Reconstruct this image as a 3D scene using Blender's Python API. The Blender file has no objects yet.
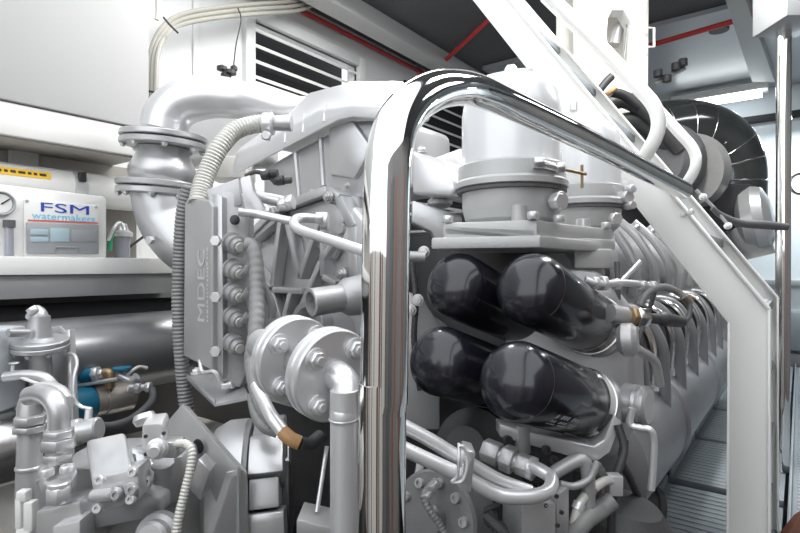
import bpy, bmesh, math, random
from mathutils import Vector, Matrix
random.seed(7)
PI = math.pi
COL = bpy.context.scene.collection
# ---------------------------------------------------------------- camera frame
H = 1.5; FP = 533.333; S_, C_ = 0.6, 0.8
R = Vector((C_, S_, 0)); F = Vector((-S_, C_, 0)); U = Vector((0, 0, 1))
CAM = Vector((0, 0, H))
def P(px, py, d):
    return CAM + R*((px-400)/FP*d) + F*d + U*((266.5-py)/FP*d)
def D(r, u, f): return (R*r + U*u + F*f)
def on(px, py, ax, c):
    v = P(px, py, 1)-CAM; i = 'xyz'.index(ax)
    return CAM + v*((c-CAM[i])/v[i])
def V(*a): return Vector(a)
# ---------------------------------------------------------------- materials
MATS = {}
def mat(name, col, rough=.5, metal=0., bump=0., bscale=200., coat=0., var=0., vscale=6., emit=None, spec=.5):
    m = bpy.data.materials.new(name); m.use_nodes = True
    nt = m.node_tree; b = nt.nodes['Principled BSDF']
    b.inputs['Base Color'].default_value = (*col, 1)
    b.inputs['Roughness'].default_value = rough; b.inputs['Metallic'].default_value = metal
    b.inputs['Coat Weight'].default_value = coat
    b.inputs['Specular IOR Level'].default_value = spec
    tc = nt.nodes.new('ShaderNodeTexCoord')
    if var > 0:
        n = nt.nodes.new('ShaderNodeTexNoise'); n.inputs['Scale'].default_value = vscale; n.inputs['Detail'].default_value = 5
        r = nt.nodes.new('ShaderNodeMix'); r.data_type = 'RGBA'
        r.inputs[6].default_value = (*[c*(1-var) for c in col], 1); r.inputs[7].default_value = (*[min(1, c*(1+var)) for c in col], 1)
        nt.links.new(tc.outputs['Object'], n.inputs['Vector']); nt.links.new(n.outputs['Fac'], r.inputs[0])
        nt.links.new(r.outputs[2], b.inputs['Base Color'])
    if bump > 0:
        n = nt.nodes.new('ShaderNodeTexNoise'); n.inputs['Scale'].default_value = bscale; n.inputs['Detail'].default_value = 3
        bp = nt.nodes.new('ShaderNodeBump'); bp.inputs['Strength'].default_value = bump; bp.inputs['Distance'].default_value = .002
        nt.links.new(tc.outputs['Object'], n.inputs['Vector']); nt.links.new(n.outputs['Fac'], bp.inputs['Height'])
        nt.links.new(bp.outputs['Normal'], b.inputs['Normal'])
    if emit:
        b.inputs['Emission Color'].default_value = (*emit[:3], 1); b.inputs['Emission Strength'].default_value = emit[3]
    MATS[name] = m
    return m
mat('silver_paint', (.56, .563, .57), .33, .6, .12, 260, var=.08, vscale=9)
mat('cast_silver', (.48, .48, .485), .40, .5, .35, 420, var=.12, vscale=14)
mat('grey_paint', (.42, .422, .42), .40, .4, .1, 200, var=.08)
mat('light_silver', (.70, .703, .71), .28, .5, .1, 200, var=.05)
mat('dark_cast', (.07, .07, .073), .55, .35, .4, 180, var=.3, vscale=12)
mat('mid_cast', (.22, .222, .225), .5, .3, .3, 200, var=.15)
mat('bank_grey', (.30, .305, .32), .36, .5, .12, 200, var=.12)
mat('black_iron', (.025, .025, .028), .6, .2, .3, 150)
mat('white_paint', (.84, .835, .81), .32, 0, .03, 60, var=.02)
mat('cream_paint', (.76, .74, .69), .45, 0, var=.03)
mat('canister_white', (.74, .75, .755), .28, .12, coat=.3, var=.03)
mat('base_white', (.50, .505, .50), .42, .2, .25, 300, var=.06)
mat('wall_grey', (.50, .50, .495), .6, var=.03, vscale=3)
mat('wall_white', (.74, .75, .75), .5, var=.03, vscale=2)
mat('wall_blue', (.70, .77, .80), .5, var=.04, vscale=2)
mat('ceiling_grey', (.105, .108, .112), .7, var=.1, vscale=3)
mat('beam_grey', (.55, .55, .54), .6)
mat('red_paint', (.52, .03, .03), .4)
mat('chrome', (.86, .86, .85), .045, 1., .02, 30)
mat('steel', (.62, .61, .60), .22, 1., .05, 60)
mat('bolt_steel', (.6, .6, .6), .3, .7)
mat('filter_black', (.012, .012, .018), .22, 0, .08, 40, coat=.3)
mat('filter_print', (.5, .52, .58), .4)
mat('hose_grey', (.25, .25, .245), .5, .15, var=.15, vscale=20)
mat('hose_pale', (.60, .59, .55), .4, .15, var=.1, vscale=20)
mat('hose_black', (.05, .05, .052), .5)
mat('rubber', (.10, .10, .105), .55, var=.2)
mat('conduit_beige', (.36, .35, .31), .5)
mat('shaded_beige', (.40, .38, .35), .6)  # beige darkened, with the shade below the cabinet in its colour
mat('jacket', (.045, .05, .05), .16, .35, .15, 20, coat=.5, var=.5, vscale=5)
mat('blue_paint', (.01, .16, .27), .4)
mat('green_plastic', (.03, .35, .16), .4)
mat('brass', (.40, .28, .16), .4, .7)
mat('orange_band', (.42, .24, .10), .45)
mat('yellow_sticker', (.95, .58, .02), .5)
mat('ink_black', (.03, .03, .03), .5)
mat('ink_blue', (.03, .08, .45), .4)
mat('ink_cyan', (.20, .62, .85), .4)
mat('ink_red', (.7, .12, .1), .4)
mat('panel_grey', (.36, .37, .385), .35, .1)
mat('display', (.42, .55, .60), .25)
mat('tank_steel', (.33, .33, .34), .32, .8, .2, 25, var=.2, vscale=4)
mat('grating', (.30, .335, .36), .5, .3, .3, 100, var=.15, vscale=10)
mat('floor_dark', (.05, .05, .052), .6, var=.3, vscale=4)
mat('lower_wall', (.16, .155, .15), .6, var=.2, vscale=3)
mat('dark_hole', (.01, .01, .012), .8)
mat('lamp_tube', (1, 1, 1), .5, emit=(.92, .97, 1., 5.))
mat('clear_cup', (.30, .31, .35), .15, 0, coat=.5)
mat('box_grey', (.52, .55, .58), .4)
mat('steel_warm', (.62, .57, .52), .25, .7)
mat('brown_paint', (.22, .09, .06), .5)

# ---------------------------------------------------------------- mesh builder
def frame(axis):
    a = Vector(axis).normalized()
    t = U if abs(a.z) < .9 else Vector((1, 0, 0))
    x = t.cross(a).normalized(); y = a.cross(x).normalized()
    return x, y, a
def smooth_path(pts, n=6):
    pts = [Vector(p) for p in pts]
    if len(pts) < 3: return pts
    q = [pts[0]*2-pts[1]] + pts + [pts[-1]*2-pts[-2]]
    out = []
    for i in range(1, len(q)-2):
        p0, p1, p2, p3 = q[i-1], q[i], q[i+1], q[i+2]
        for k in range(n):
            t = k/n
            out.append(.5*((2*p1)+(p2-p0)*t+(2*p0-5*p1+4*p2-p3)*t*t+(3*p1-p0-3*p2+p3)*t**3))
    out.append(pts[-1]); return out
class MB:
    def __init__(s): s.bm = bmesh.new()
    def tube(s, pts, r, n=14, sm=6, cap=True, ribs=None, hollow=False):
        pts = smooth_path(pts, sm) if sm else [Vector(p) for p in pts]
        if ribs:                                   # (pitch, depth)
            L = [0]
            for a, b in zip(pts, pts[1:]): L.append(L[-1]+(b-a).length)
            N = max(4, int(L[-1]/ribs[0]*4)); res = []; rr = []
            j = 0
            for k in range(N+1):
                t = L[-1]*k/N
                while j < len(L)-2 and L[j+1] < t: j += 1
                w = (t-L[j])/max(1e-9, L[j+1]-L[j]); res.append(pts[j].lerp(pts[j+1], w))
                rr.append(r-(ribs[1] if k % 4 == 0 else 0 if k % 4 == 2 else ribs[1]*.3))
            pts = res; rad = rr
        else: rad = r if isinstance(r, (list, tuple)) else [r]*len(pts)
        if len(rad) != len(pts):
            m = len(rad); rad = [rad[min(m-1, int(i/(len(pts)-1)*(m-1)))]*(1-((i/(len(pts)-1)*(m-1)) % 1)) + rad[min(m-1, int(i/(len(pts)-1)*(m-1))+1)]*((i/(len(pts)-1)*(m-1)) % 1) for i in range(len(pts))]
        T = []
        for i in range(len(pts)):
            a = pts[max(0, i-1)]; b = pts[min(len(pts)-1, i+1)]; T.append((b-a).normalized())
        x, y, _ = frame(T[0]); rings = []
        for i, p in enumerate(pts):
            x = (x-T[i]*x.dot(T[i])).normalized(); y = T[i].cross(x)
            rings.append([s.bm.verts.new(p+(x*math.cos(2*PI*k/n)+y*math.sin(2*PI*k/n))*rad[i]) for k in range(n)])
        for a, b in zip(rings, rings[1:]):
            for k in range(n): s.bm.faces.new((a[k], a[(k+1) % n], b[(k+1) % n], b[k]))
        if cap: s.bm.faces.new(rings[0][::-1]); s.bm.faces.new(rings[-1])
        return s
    def lathe(s, p, axis, prof, n=32):
        """prof: [(t, r)...] along axis; closed when r==0"""
        x, y, a = frame(axis); p = Vector(p); rings = []
        for t, r in prof:
            c = p+a*t
            if r <= 1e-6: rings.append([s.bm.verts.new(c)])
            else: rings.append([s.bm.verts.new(c+(x*math.cos(2*PI*k/n)+y*math.sin(2*PI*k/n))*r) for k in range(n)])
        for A, B in zip(rings, rings[1:]):
            for k in range(n):
                q = (k+1) % n
                if len(A) == 1 and len(B) == 1: continue
                if len(A) == 1: s.bm.faces.new((A[0], B[q], B[k]))
                elif len(B) == 1: s.bm.faces.new((A[k], A[q], B[0]))
                else: s.bm.faces.new((A[k], A[q], B[q], B[k]))
        if len(rings[0]) > 1: s.bm.faces.new(rings[0][::-1])
        if len(rings[-1]) > 1: s.bm.faces.new(rings[-1])
        return s
    def disc(s, p, axis, r, h, ch=.002, n=32):
        return s.lathe(p, axis, [(0, r-ch), (ch, r), (h-ch, r), (h, r-ch)], n)
    def ring(s, p, axis, R0, r, n=32, m=10):
        x, y, a = frame(axis); p = Vector(p); g = []
        for k in range(n):
            e = x*math.cos(2*PI*k/n)+y*math.sin(2*PI*k/n)
            g.append([s.bm.verts.new(p+e*(R0+r*math.cos(2*PI*j/m))+a*r*math.sin(2*PI*j/m)) for j in range(m)])
        for k in range(n):
            for j in range(m):
                s.bm.faces.new((g[k][j], g[(k+1) % n][j], g[(k+1) % n][(j+1) % m], g[k][(j+1) % m]))
        return s
    def cup(s, p, axis, ro, ri, L, n=28):           # open pipe end
        return s.lathe(p, axis, [(0, ro), (L-.002, ro), (L, ro-.002), (L, ri), (.01, ri), (.01, 0)], n)
    def _merge(s, b2, bev, seg):
        bmesh.ops.recalc_face_normals(b2, faces=b2.faces)
        if bev > 0:
            es = [e for e in b2.edges if len(e.link_faces) == 2 and e.calc_face_angle(0) > .5]
            bmesh.ops.bevel(b2, geom=es, offset=bev, segments=seg, profile=.5, affect='EDGES', clamp_overlap=True)
        m = bpy.data.meshes.new('tmp'); b2.to_mesh(m); b2.free(); s.bm.from_mesh(m); bpy.data.meshes.remove(m)
        return s
    def prism(s, pts, vec, bev=.003, seg=2):
        b = bmesh.new(); vec = Vector(vec)
        A = [b.verts.new(p) for p in pts]; B = [b.verts.new(Vector(p)+vec) for p in pts]; n = len(A)
        b.faces.new(A); b.faces.new(B[::-1])
        for k in range(n): b.faces.new((A[k], B[k], B[(k+1) % n], A[(k+1) % n]))
        return s._merge(b, bev, seg)
    def box(s, lo, hi, bev=.003, seg=2):
        x0, y0, z0 = lo; x1, y1, z1 = hi
        return s.prism([(x0, y0, z0), (x1, y0, z0), (x1, y1, z0), (x0, y1, z0)], (0, 0, z1-z0), bev, seg)
    def obox(s, c, ax, ay, az, bev=.003, seg=2):    # half vectors
        c, ax, ay, az = map(Vector, (c, ax, ay, az))
        return s.prism([c-ax-ay-az, c+ax-ay-az, c+ax+ay-az, c-ax+ay-az], az*2, bev, seg)
    def hull(s, A, B, bev=.003, seg=2):             # two matching loops
        b = bmesh.new(); a = [b.verts.new(p) for p in A]; c = [b.verts.new(p) for p in B]; n = len(a)
        b.faces.new(a); b.faces.new(c[::-1])
        for k in range(n): b.faces.new((a[k], c[k], c[(k+1) % n], a[(k+1) % n]))
        return s._merge(b, bev, seg)
    def hexa(s, p, axis, r, h, bev=.0015):
        x, y, a = frame(axis); p = Vector(p)
        return s.prism([p+(x*math.cos(PI*k/3)+y*math.sin(PI*k/3))*r for k in range(6)], a*h, bev, 1)
    def bolt(s, p, axis, r):
        a = Vector(axis).normalized(); p = Vector(p)
        s.disc(p, a, r*1.25, r*.25, .0006, 20); s.hexa(p+a*r*.2, a, r, r*.75, r*.08)
        s.disc(p+a*r*.9, a, r*.5, r*.35, r*.06, 16); return s
    def socket(s, p, axis, r):
        a = Vector(axis).normalized()
        return s.lathe(p, a, [(0, r), (r*.8, r), (r, r*.88), (r, r*.5), (r*.5, r*.48), (r*.5, 0)], 20)
    def build(s, name, m, parent=None, **props):
        bm = s.bm
        bmesh.ops.recalc_face_normals(bm, faces=bm.faces)
        for f in bm.faces: f.smooth = True
        for e in bm.edges:
            if len(e.link_faces) == 2: e.smooth = e.calc_face_angle(0) < .61
        if parent is not None: o0 = WL[parent.name]
        else:
            xs = [v.co for v in bm.verts]
            lo = Vector([min(v[i] for v in xs) for i in range(3)]); hi = Vector([max(v[i] for v in xs) for i in range(3)])
            o0 = Vector(((lo.x+hi.x)/2, (lo.y+hi.y)/2, lo.z))
        for v in bm.verts: v.co -= o0
        me = bpy.data.meshes.new(name); bm.to_mesh(me); bm.free()
        me.materials.append(MATS[m] if isinstance(m, str) else m)
        o = bpy.data.objects.new(name, me); COL.objects.link(o)
        if parent is not None: o.parent = parent
        else: o.location = o0
        WL[o.name] = o0
        for k, v in props.items(): o[k] = v
        return o
WL = {}
def thing(name, label, cat, loc, group=None):
    o = bpy.data.objects.new(name, None); o.empty_display_size = .05; COL.objects.link(o)
    o.location = loc; o['label'] = label; o['category'] = cat
    if group: o['group'] = group
    WL[o.name] = Vector(loc); return o
def tag(o, label, cat, group=None):
    o['label'] = label; o['category'] = cat
    if group: o['group'] = group
    return o
def dup(root, delta, label, group=None):
    r = root.copy(); COL.objects.link(r); r.location = root.location+Vector(delta)
    r['label'] = label; WL[r.name] = WL[root.name]+Vector(delta)
    if group: r['group'] = group
    for ch in list(root.children):
        c = ch.copy(); COL.objects.link(c); c.parent = r
        for g in list(ch.children):
            d = g.copy(); COL.objects.link(d); d.parent = c
    return r
def struct(name, mb, m): return mb.build(name, m, None, kind='structure')
def text(name, body, origin, xdir, ydir, size, depth, m, parent, width=None, bold=0):
    cu = bpy.data.curves.new('t', 'FONT'); cu.body = body; cu.size = size; cu.extrude = depth; cu.offset = bold; cu.resolution_u = 3
    to = bpy.data.objects.new('t', cu); COL.objects.link(to)
    dg = bpy.context.evaluated_depsgraph_get(); me = bpy.data.meshes.new_from_object(to.evaluated_get(dg))
    bpy.data.objects.remove(to)
    x = Vector(xdir).normalized(); y = Vector(ydir).normalized(); z = x.cross(y)
    xs = [v.co.x for v in me.vertices]; w = max(xs)-min(xs); k = (width/w) if width else 1
    bm = bmesh.new(); bm.from_mesh(me); x0 = min(xs)
    for v in bm.verts: v.co = Vector(origin)+x*((v.co.x-x0)*k)+y*v.co.y+z*v.co.z
    mb = MB(); mb.bm.free(); mb.bm = bm
    return mb.build(name, m, parent)
def bolts(parent, pts, axis, r, m='bolt_steel', name='hex_bolt'):
    for p in pts: MB().bolt(p, axis, r).build(name, m, parent)
def circ(c, axis, r, n, ph=0):
    x, y, a = frame(axis); return [Vector(c)+(x*math.cos(2*PI*k/n+ph)+y*math.sin(2*PI*k/n+ph))*r for k in range(n)]
def px(L, d=None): return [P(*q) if len(q) == 3 else P(q[0], q[1], d) for q in L]
def pl(L, ax, c): return [on(a, b, ax, c) for a, b in L]

# ================================================================ SETTING
struct('floor', MB().box((-3.0, -2, -.4), (1.8, 6.9, -.3), 0), 'floor_dark')
CZ = 3.40
struct('ceiling', MB().box((-3.0, 1.6, CZ), (1.8, 6.9, CZ+.1), 0), 'ceiling_grey')
# left wall with the louvre opening left out as a recess frame
wl = MB()
lz0, lz1 = 2.72, 3.13; ly0 = on(252, 90, 'x', -2.9).y; ly1 = on(356, 62, 'x', -2.9).y
wl.box((-3.0, -2, 1.36), (-2.9, ly0, CZ), 0); wl.box((-3.0, ly1, 1.36), (-2.9, 6.8, CZ), 0)
wl.box((-3.0, ly0, 1.36), (-2.9, ly1, lz0), 0); wl.box((-3.0, ly0, lz1), (-2.9, ly1, CZ), 0)
for y in (1.45, 1.80, 4.1, 4.5, 4.9, 5.3):  wl.box((-2.9, y, 1.4), (-2.885, y+.04, CZ), .004)
struct('wall_left', wl, 'wall_white')
struct('trim_1', MB().box((-3.0, -2, -.3), (-2.9, 6.8, 1.36), 0), 'lower_wall')  # coloured dark to stand in for the shade under the shelf
struct('wall_back', MB().box((-3.0, 6.8, -.3), (1.8, 6.9, CZ), 0), 'wall_blue')
wr = MB().box((1.7, -2, -.3), (1.8, 6.8, CZ), 0); struct('wall_right', wr, 'lower_wall')
struct('wall_front', MB().box((-3, -2.1, -.3), (1.8, -2, 1.75), 0), "cream_paint")  # unseen wall added for rail reflections, kept low so light passes over
struct('reflection_panel_3', MB().box((.1, -2.0, -.3), (.45, -1.96, 1.75)).box((-2.2, -2.0, -.3), (-1.9, -1.96, 1.75)), 'brown_paint')  # unseen brown panels added to streak the polished rail
struct('reflection_panel_4', MB().box((.6, -2.0, -.3), (.8, -1.95, 1.75)).box((-.9, -2.0, -.3), (-.8, -1.95, 1.75)).box((-1.6, -2.0, -.3), (-1.5, -1.95, 1.75)), 'rubber')  # dark strips added out of view for reflections in the rail
struct('reflection_panel_1', MB().box((1.66, .2, -.3), (1.7, .5, 2.3)).box((1.66, 1.6, .4), (1.7, 2.0, 2.4)), 'brown_paint')  # more unseen brown panels, put in only to be reflected
struct('reflection_panel_2', MB().box((1.60, -.9, -.3), (1.7, -.2, 2.4)).box((1.60, 2.3, .4), (1.7, 2.6, 3.0)), 'rubber')  # unseen dark panels added to give the chrome its dark streaks
# back wall bands at the right edge of the picture
struct('trim_2', MB().box((-.6, 6.72, 1.30), (1.6, 6.8, 1.36)).box((-.6, 6.70, .35), (1.6, 6.8, .62)), 'panel_grey')
struct('trim_3', MB().box((-.6, 6.60, .66), (1.6, 6.8, 1.05), .02), 'grating')
struct('trim_4', MB().box((-3, 6.74, 3.02), (1.7, 6.8, 3.09)), 'black_iron')
# overhead cabinet
t = thing('overhead_cabinet', 'large pale grey overhead cabinet with a flat panel at the top left', 'cabinet', (-2.6, -.3, 1.98))
MB().box((-2.895, -1.6, 2.105), (-2.30, 1.22, CZ-.01), .006).build('panel', 'wall_grey', t)
MB().box((-2.895, -1.6, 1.98), (-2.31, 1.2, 2.10), .006).build('lower_rail', 'white_paint', t)
MB().box((-2.893, -1.6, 1.972), (-2.33, 1.19, 1.979), 0).build('underside', 'shaded_beige', t)  # thin sheet whose darker colour carries the shade under the cabinet
struct('trim_6', MB().box((-2.9, -2, 1.525), (-2.57, 1.3, 1.97), 0), 'shaded_beige')
# shelf
t = thing('wall_shelf', 'long white shelf with a deep grey front beam carrying the control panel', 'shelf', (-2.55, .3, 1.385))
MB().box((-2.895, -1.6, 1.49), (-2.20, 1.62, 1.52), .004).box((-2.22, -1.6, 1.47), (-2.19, 1.62, 1.535), .004).build('shelf_board', 'white_paint', t)
MB().box((-2.27, -1.6, 1.385), (-2.215, 1.62, 1.469), .003).build('front_beam', 'grey_paint', t)
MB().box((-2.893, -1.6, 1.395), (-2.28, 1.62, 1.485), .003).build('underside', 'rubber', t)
# square cover plate on the recess wall
p0 = on(8, 175, 'x', -2.56); p1 = on(39, 150, 'x', -2.56)
tag(MB().box((-2.57, p0.y, 1.80), (-2.55, p1.y, p1.z), .009, 3).build('cover_plate', 'wall_grey'), 'small square grey cover plate with rounded corners above the white pipe', 'plate')
# white pressure pipe
t = thing('membrane_housing', 'thick white horizontal pipe behind the control panel, yellow sticker on it', 'pipe', (-2.55, .5, 1.76))
MB().lathe((-2.485, -.6, 1.832), (0, 1, 0), [(0, .07), (.002, .075), (2.2, .075), (2.205, .07)], 36).build('pipe_body', 'white_paint', t)
yb = on(82, 186, 'x', -2.41).y
MB().lathe((-2.485, yb-.025, 1.832), (0, 1, 0), [(0, .074), (0, .08), (.05, .08), (.05, .074)], 36).build('clamp_band', 'light_silver', t)
MB().box((-2.42, yb-.014, 1.855), (-2.398, yb+.014, 1.895)).build('clamp_buckle', 'ink_black', t)
y0 = on(-8, 168, 'x', -2.41).y; y1 = on(51, 173, 'x', -2.41).y
st = MB()
for k in range(8):
    a0 = .16+.05*k; a1 = a0+.05
    st.prism([V(-2.485+.0765*math.cos(a0), y0, 1.837+.0765*math.sin(a0)), V(-2.485+.0765*math.cos(a1), y0, 1.837+.0765*math.sin(a1)), V(-2.485+.0765*math.cos(a1), y1, 1.837+.0765*math.sin(a1)), V(-2.485+.0765*math.cos(a0), y1, 1.837+.0765*math.sin(a0))], (.0006, 0, .0003), 0)
o = st.build('sticker', 'yellow_sticker', t, label='yellow warning sticker')
pr = MB(); yy = y0+.012
while yy < y1-.02:
    w = random.choice((.012, .018, .024)); a = .36
    pr.prism([V(-2.485+.0785*math.cos(a-.07), yy, 1.837+.0785*math.sin(a-.07)), V(-2.485+.0785*math.cos(a+.07), yy, 1.837+.0785*math.sin(a+.07)), V(-2.485+.0785*math.cos(a+.07), yy+w, 1.837+.0785*math.sin(a+.07)), V(-2.485+.0785*math.cos(a-.07), yy+w, 1.837+.0785*math.sin(a-.07))], (.0005, 0, 0), 0); yy += w+.008
pr.build('printed_line', 'ink_black', o)
# watermaker control panel
XF = -2.28
t = thing('watermaker_panel', 'white watermaker control unit with blue lettering standing on the shelf', 'control panel', (-2.38, .7, 1.535))
body = MB().prism([V(-2.39, .35, 1.536), V(-2.39, 1.03, 1.536), V(-2.39, 1.03, 1.775), V(-2.39, 1.02, 1.787), V(-2.39, .35, 1.80)], (.11, 0, 0), .005).build('body', 'white_paint', t)
def fx(a, b, dx=0): q = on(a, b, 'x', XF); q.x += dx; return q
MB().prism([fx(23, 199), fx(98, 206), fx(98, 257), fx(23, 257)], (.008, 0, 0), .003).build('face_plate', 'white_paint', t)
g = MB().prism([fx(25, 222, .009), fx(97, 225, .009), fx(97, 254, .009), fx(25, 254, .009)], (.010, 0, 0), .004).build('hinged_cover', 'panel_grey', t)
MB().prism([fx(27, 219.5, .009), fx(97, 222.5, .009), fx(97, 224, .009), fx(27, 221, .009)], (.001, 0, 0), 0).build('red_line', 'ink_red', t)
for a, b, c, d_, m in ((28, 229, 46, 235, 'display'), (28, 237, 46, 242, 'display'), (48, 228, 67, 242, 'display'), (69, 230, 94, 242, 'panel_grey')):
    MB().prism([fx(a, b, .019), fx(c, b+.6, .019), fx(c, d_, .019), fx(a, d_, .019)], (.003, 0, 0), .0008).build('display', m, g)
lo = fx(52, 253, .02); hi = fx(77, 253, .02); zt = fx(60, 247, 0).z
MB().tube([lo, V(lo.x+.006, lo.y+.004, zt), V(hi.x+.006, hi.y-.004, zt), hi], .0022, 8, 0).build('pull_handle', 'panel_grey', t)
for a, b in ((26, 201), (95, 207)): MB().disc(fx(a, b, .007), (1, 0, 0), .006, .004, .001, 16).build('screw', 'bolt_steel', t)
q = fx(40, 211.5, .0085); text('lettering', 'FSM', q, (0, 1, 0), (0, 0, 1), .050, .001, 'ink_blue', t, width=fx(88, 211, 0).y-q.y)
q = fx(31, 218.5, .0085); text('lettering', 'watermakers', q, (0, 1, 0), (0, 0, 1), .038, .001, 'ink_cyan', t, width=fx(94, 218, 0).y-q.y)
gc = fx(0, 203.5, 0)
g = MB().lathe(gc, (1, 0, 0), [(0, .044), (.018, .044), (.022, .040), (.018, .036), (.010, .035), (.010, 0)], 32).build('pressure_gauge', 'panel_grey', t)
MB().disc(gc+V(.010, 0, 0), (1, 0, 0), .034, .003, .0005).build('dial', 'white_paint', g)
MB().prism([gc+V(.014, -.003, -.002), gc+V(.014, .003, -.004), gc+V(.014, .026, .016), gc+V(.014, .024, .019)], (.002, 0, 0), 0).build('needle', 'ink_black', g)
a = fx(8, 256, 0); b = fx(8, 222, 0)
g = MB().lathe(V(XF+.012, a.y, a.z), (0, 0, 1), [(0, .015), (b.z-a.z, .013)], 20).build('flow_meter', 'clear_cup', t)
MB().lathe(V(XF+.012, a.y, b.z-.02), (0, 0, 1), [(0, .019), (.026, .019)], 20).build('cap', 'rubber', g)
# filter cup beside panel
c = P(122, 258, 2.45)
t = thing('filter_bowl', 'small dark clear filter bowl with lilac rim beside the control panel', 'filter', V(c.x, c.y, 1.536))
MB().lathe(V(c.x, c.y, 1.537), U, [(0, .028), (.004, .032), (.10, .036)], 24).build('bowl', 'clear_cup', t)
MB().lathe(V(c.x, c.y, 1.637), U, [(0, .045), (.018, .045), (.03, .028), (.06, .02), (.065, 0)], 24).build('head', 'light_silver', t)
tag(MB().tube([P(109, 250, 2.35), P(111, 238, 2.35), P(114, 228, 2.35), P(120, 222, 2.35)], .010, 10).build('green_hose', 'green_plastic'), 'short green hose beside the small filter bowl on the shelf', 'hose')
tag(MB().tube([P(108, 240, 2.32), P(114, 228, 2.3), P(120, 223, 2.34), P(124, 228, 2.36)], .009, 10, ribs=(.008, .002)).build('braided_hose', 'light_silver'), 'short braided silver hose arching over the small filter bowl', 'hose')
for i, (L, lb) in enumerate((([(107, 226, 2.6), (118, 217, 2.65), (135, 207, 2.7)], 'thin black cable running up behind the control panel'), ([(124, 252, 2.5), (135, 243, 2.5), (160, 225, 2.6)], 'thin black cable leading to the silver elbow pipe'))):
    tag(MB().tube(px(L), .006, 8).build('black_cable', 'hose_black'), lb, 'cable')

# louvre vent
t = thing('wall_louvre', 'white framed louvre vent with dark gaps high on the white wall', 'vent', (-2.9, (ly0+ly1)/2, lz0))
fr = MB(); w = .075
fr.box((-2.92, ly0-w, lz0-w), (-2.86, ly0, lz1+w)); fr.box((-2.92, ly1, lz0-w), (-2.86, ly1+w, lz1+w))
fr.box((-2.92, ly0, lz1), (-2.86, ly1, lz1+w)); fr.box((-2.92, ly0, lz0-w), (-2.86, ly1, lz0)); fr.build('frame', 'wall_white', t)
MB().box((-3.16, ly0-.1, lz0-.1), (-3.15, ly1+.1, lz1+.1), 0).build('dark_backing', 'dark_hole', t)
for k in range(4):
    z = lz0+.03+.105*k
    MB().obox(V(-2.915, (ly0+ly1)/2, z+.02), V(0, (ly1-ly0)/2, 0), V(.022, 0, -.010), V(.002, 0, .010), .001).build('slat', 'white_paint', t)
# ladder-bar louvre lower
c0 = on(425, 150, 'x', -2.9); t = thing('second_louvre', 'dark louvre with pale slats seen through the bend of the polished rail', 'vent', c0)
b0 = on(405, 185, 'x', -2.88); b1 = on(466, 108, 'x', -2.88)
MB().box((-2.899, b0.y, 1.9), (-2.88, b1.y+.4, 3.2), 0).build('dark_backing', 'dark_hole', t)
for k in range(11):
    z = 1.98+.11*k
    MB().obox(V(-2.865, (b0.y+b1.y+.4)/2, z), V(0, (b1.y+.4-b0.y)/2, 0), V(.014, 0, -.008), V(.002, 0, .010), .001).build('slat', 'wall_white', t)

# ceiling parts
tag(MB().box((-2.66, 1.6, 3.27), (-2.50, 6.7, 3.40), .004).build('ceiling_beam', 'beam_grey'), 'pale beam running along the dark ceiling above the louvre vent', 'beam')
tag(MB().tube([V(-2.86, 1.5, 3.335), V(-2.86, 6.7, 3.335)], .017, 10, 0).build('sprinkler_pipe', 'red_paint'), 'red pipe running along the top edge of the left wall', 'pipe')
tag(MB().tube([V(-2.84, 4.25, 3.33), V(-1.86, 3.57, 3.33), V(-1.2, 3.1, 3.33)], .018, 10, 0).build('sprinkler_branch', 'red_paint'), 'red branch pipe crossing the dark ceiling left of the stair', 'pipe')
q0 = on(648, 46, 'z', 3.28); q1 = on(800, 2, 'z', 3.28)
tag(MB().tube([q0-(q1-q0)*.5, q0, q1, q1+(q1-q0)*.3], .02, 10, 0).build('sprinkler_pipe', 'red_paint'), 'red pipe crossing the ceiling at the upper right behind the stair', 'pipe')
tag(MB().box((-2.4, 4.5, 3.36), (1.6, 6.75, 3.395), 0).build('ceiling_panel', 'panel_grey'), 'lighter grey ceiling panel beyond the red pipe at the right', 'panel')
a = on(733, 0, 'z', 3.3); b = on(768, 75, 'z', 3.3)
tag(MB().prism([on(722, -10, 'z', 3.26), on(742, -10, 'z', 3.26), on(775, 82, 'z', 3.26), on(752, 82, 'z', 3.26)], (0, 0, .1)).build('ceiling_beam', 'beam_grey'), 'grey cross beam in the ceiling at the upper right near the pole', 'beam')
# fluorescent lamp at back
f0 = on(677, 109, 'y', 6.35); f1 = on(762, 90, 'y', 6.35); f0.z = f1.z = (f0.z+f1.z)/2
t = thing('fluorescent_lamp', 'lit fluorescent tube lamp high at the back right', 'lamp', (f0+f1)/2)
MB().box((f0.x-.05, 6.3, f0.z+.03), (f1.x+.05, 6.5, f0.z+.10)).build('housing', 'white_paint', t)
MB().tube([V(f0.x, 6.35, f0.z), V(f1.x, 6.35, f0.z)], .045, 12, 0).build('lamp_tube', 'lamp_tube', t)
# fill lamps added overhead, out of view, to brighten stair and wall
LMP = ((.55, 3.2), (-.3, 2.3), (-1.8, 2.25))
for i, (x, y) in enumerate(LMP):
    t = thing('added_fill_lamp', 'long unseen fill lamp added under the ceiling to brighten the room', 'lamp', (x, y, 3.3), 'added fill lamps')
    MB().box((x-.12, y-.6, 3.34), (x+.12, y+.6, 3.395)).build('housing', 'white_paint', t)
    MB().box((x-.09, y-.57, 3.325), (x+.09, y+.57, 3.338)).build('diffuser', 'lamp_tube', t)
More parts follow.
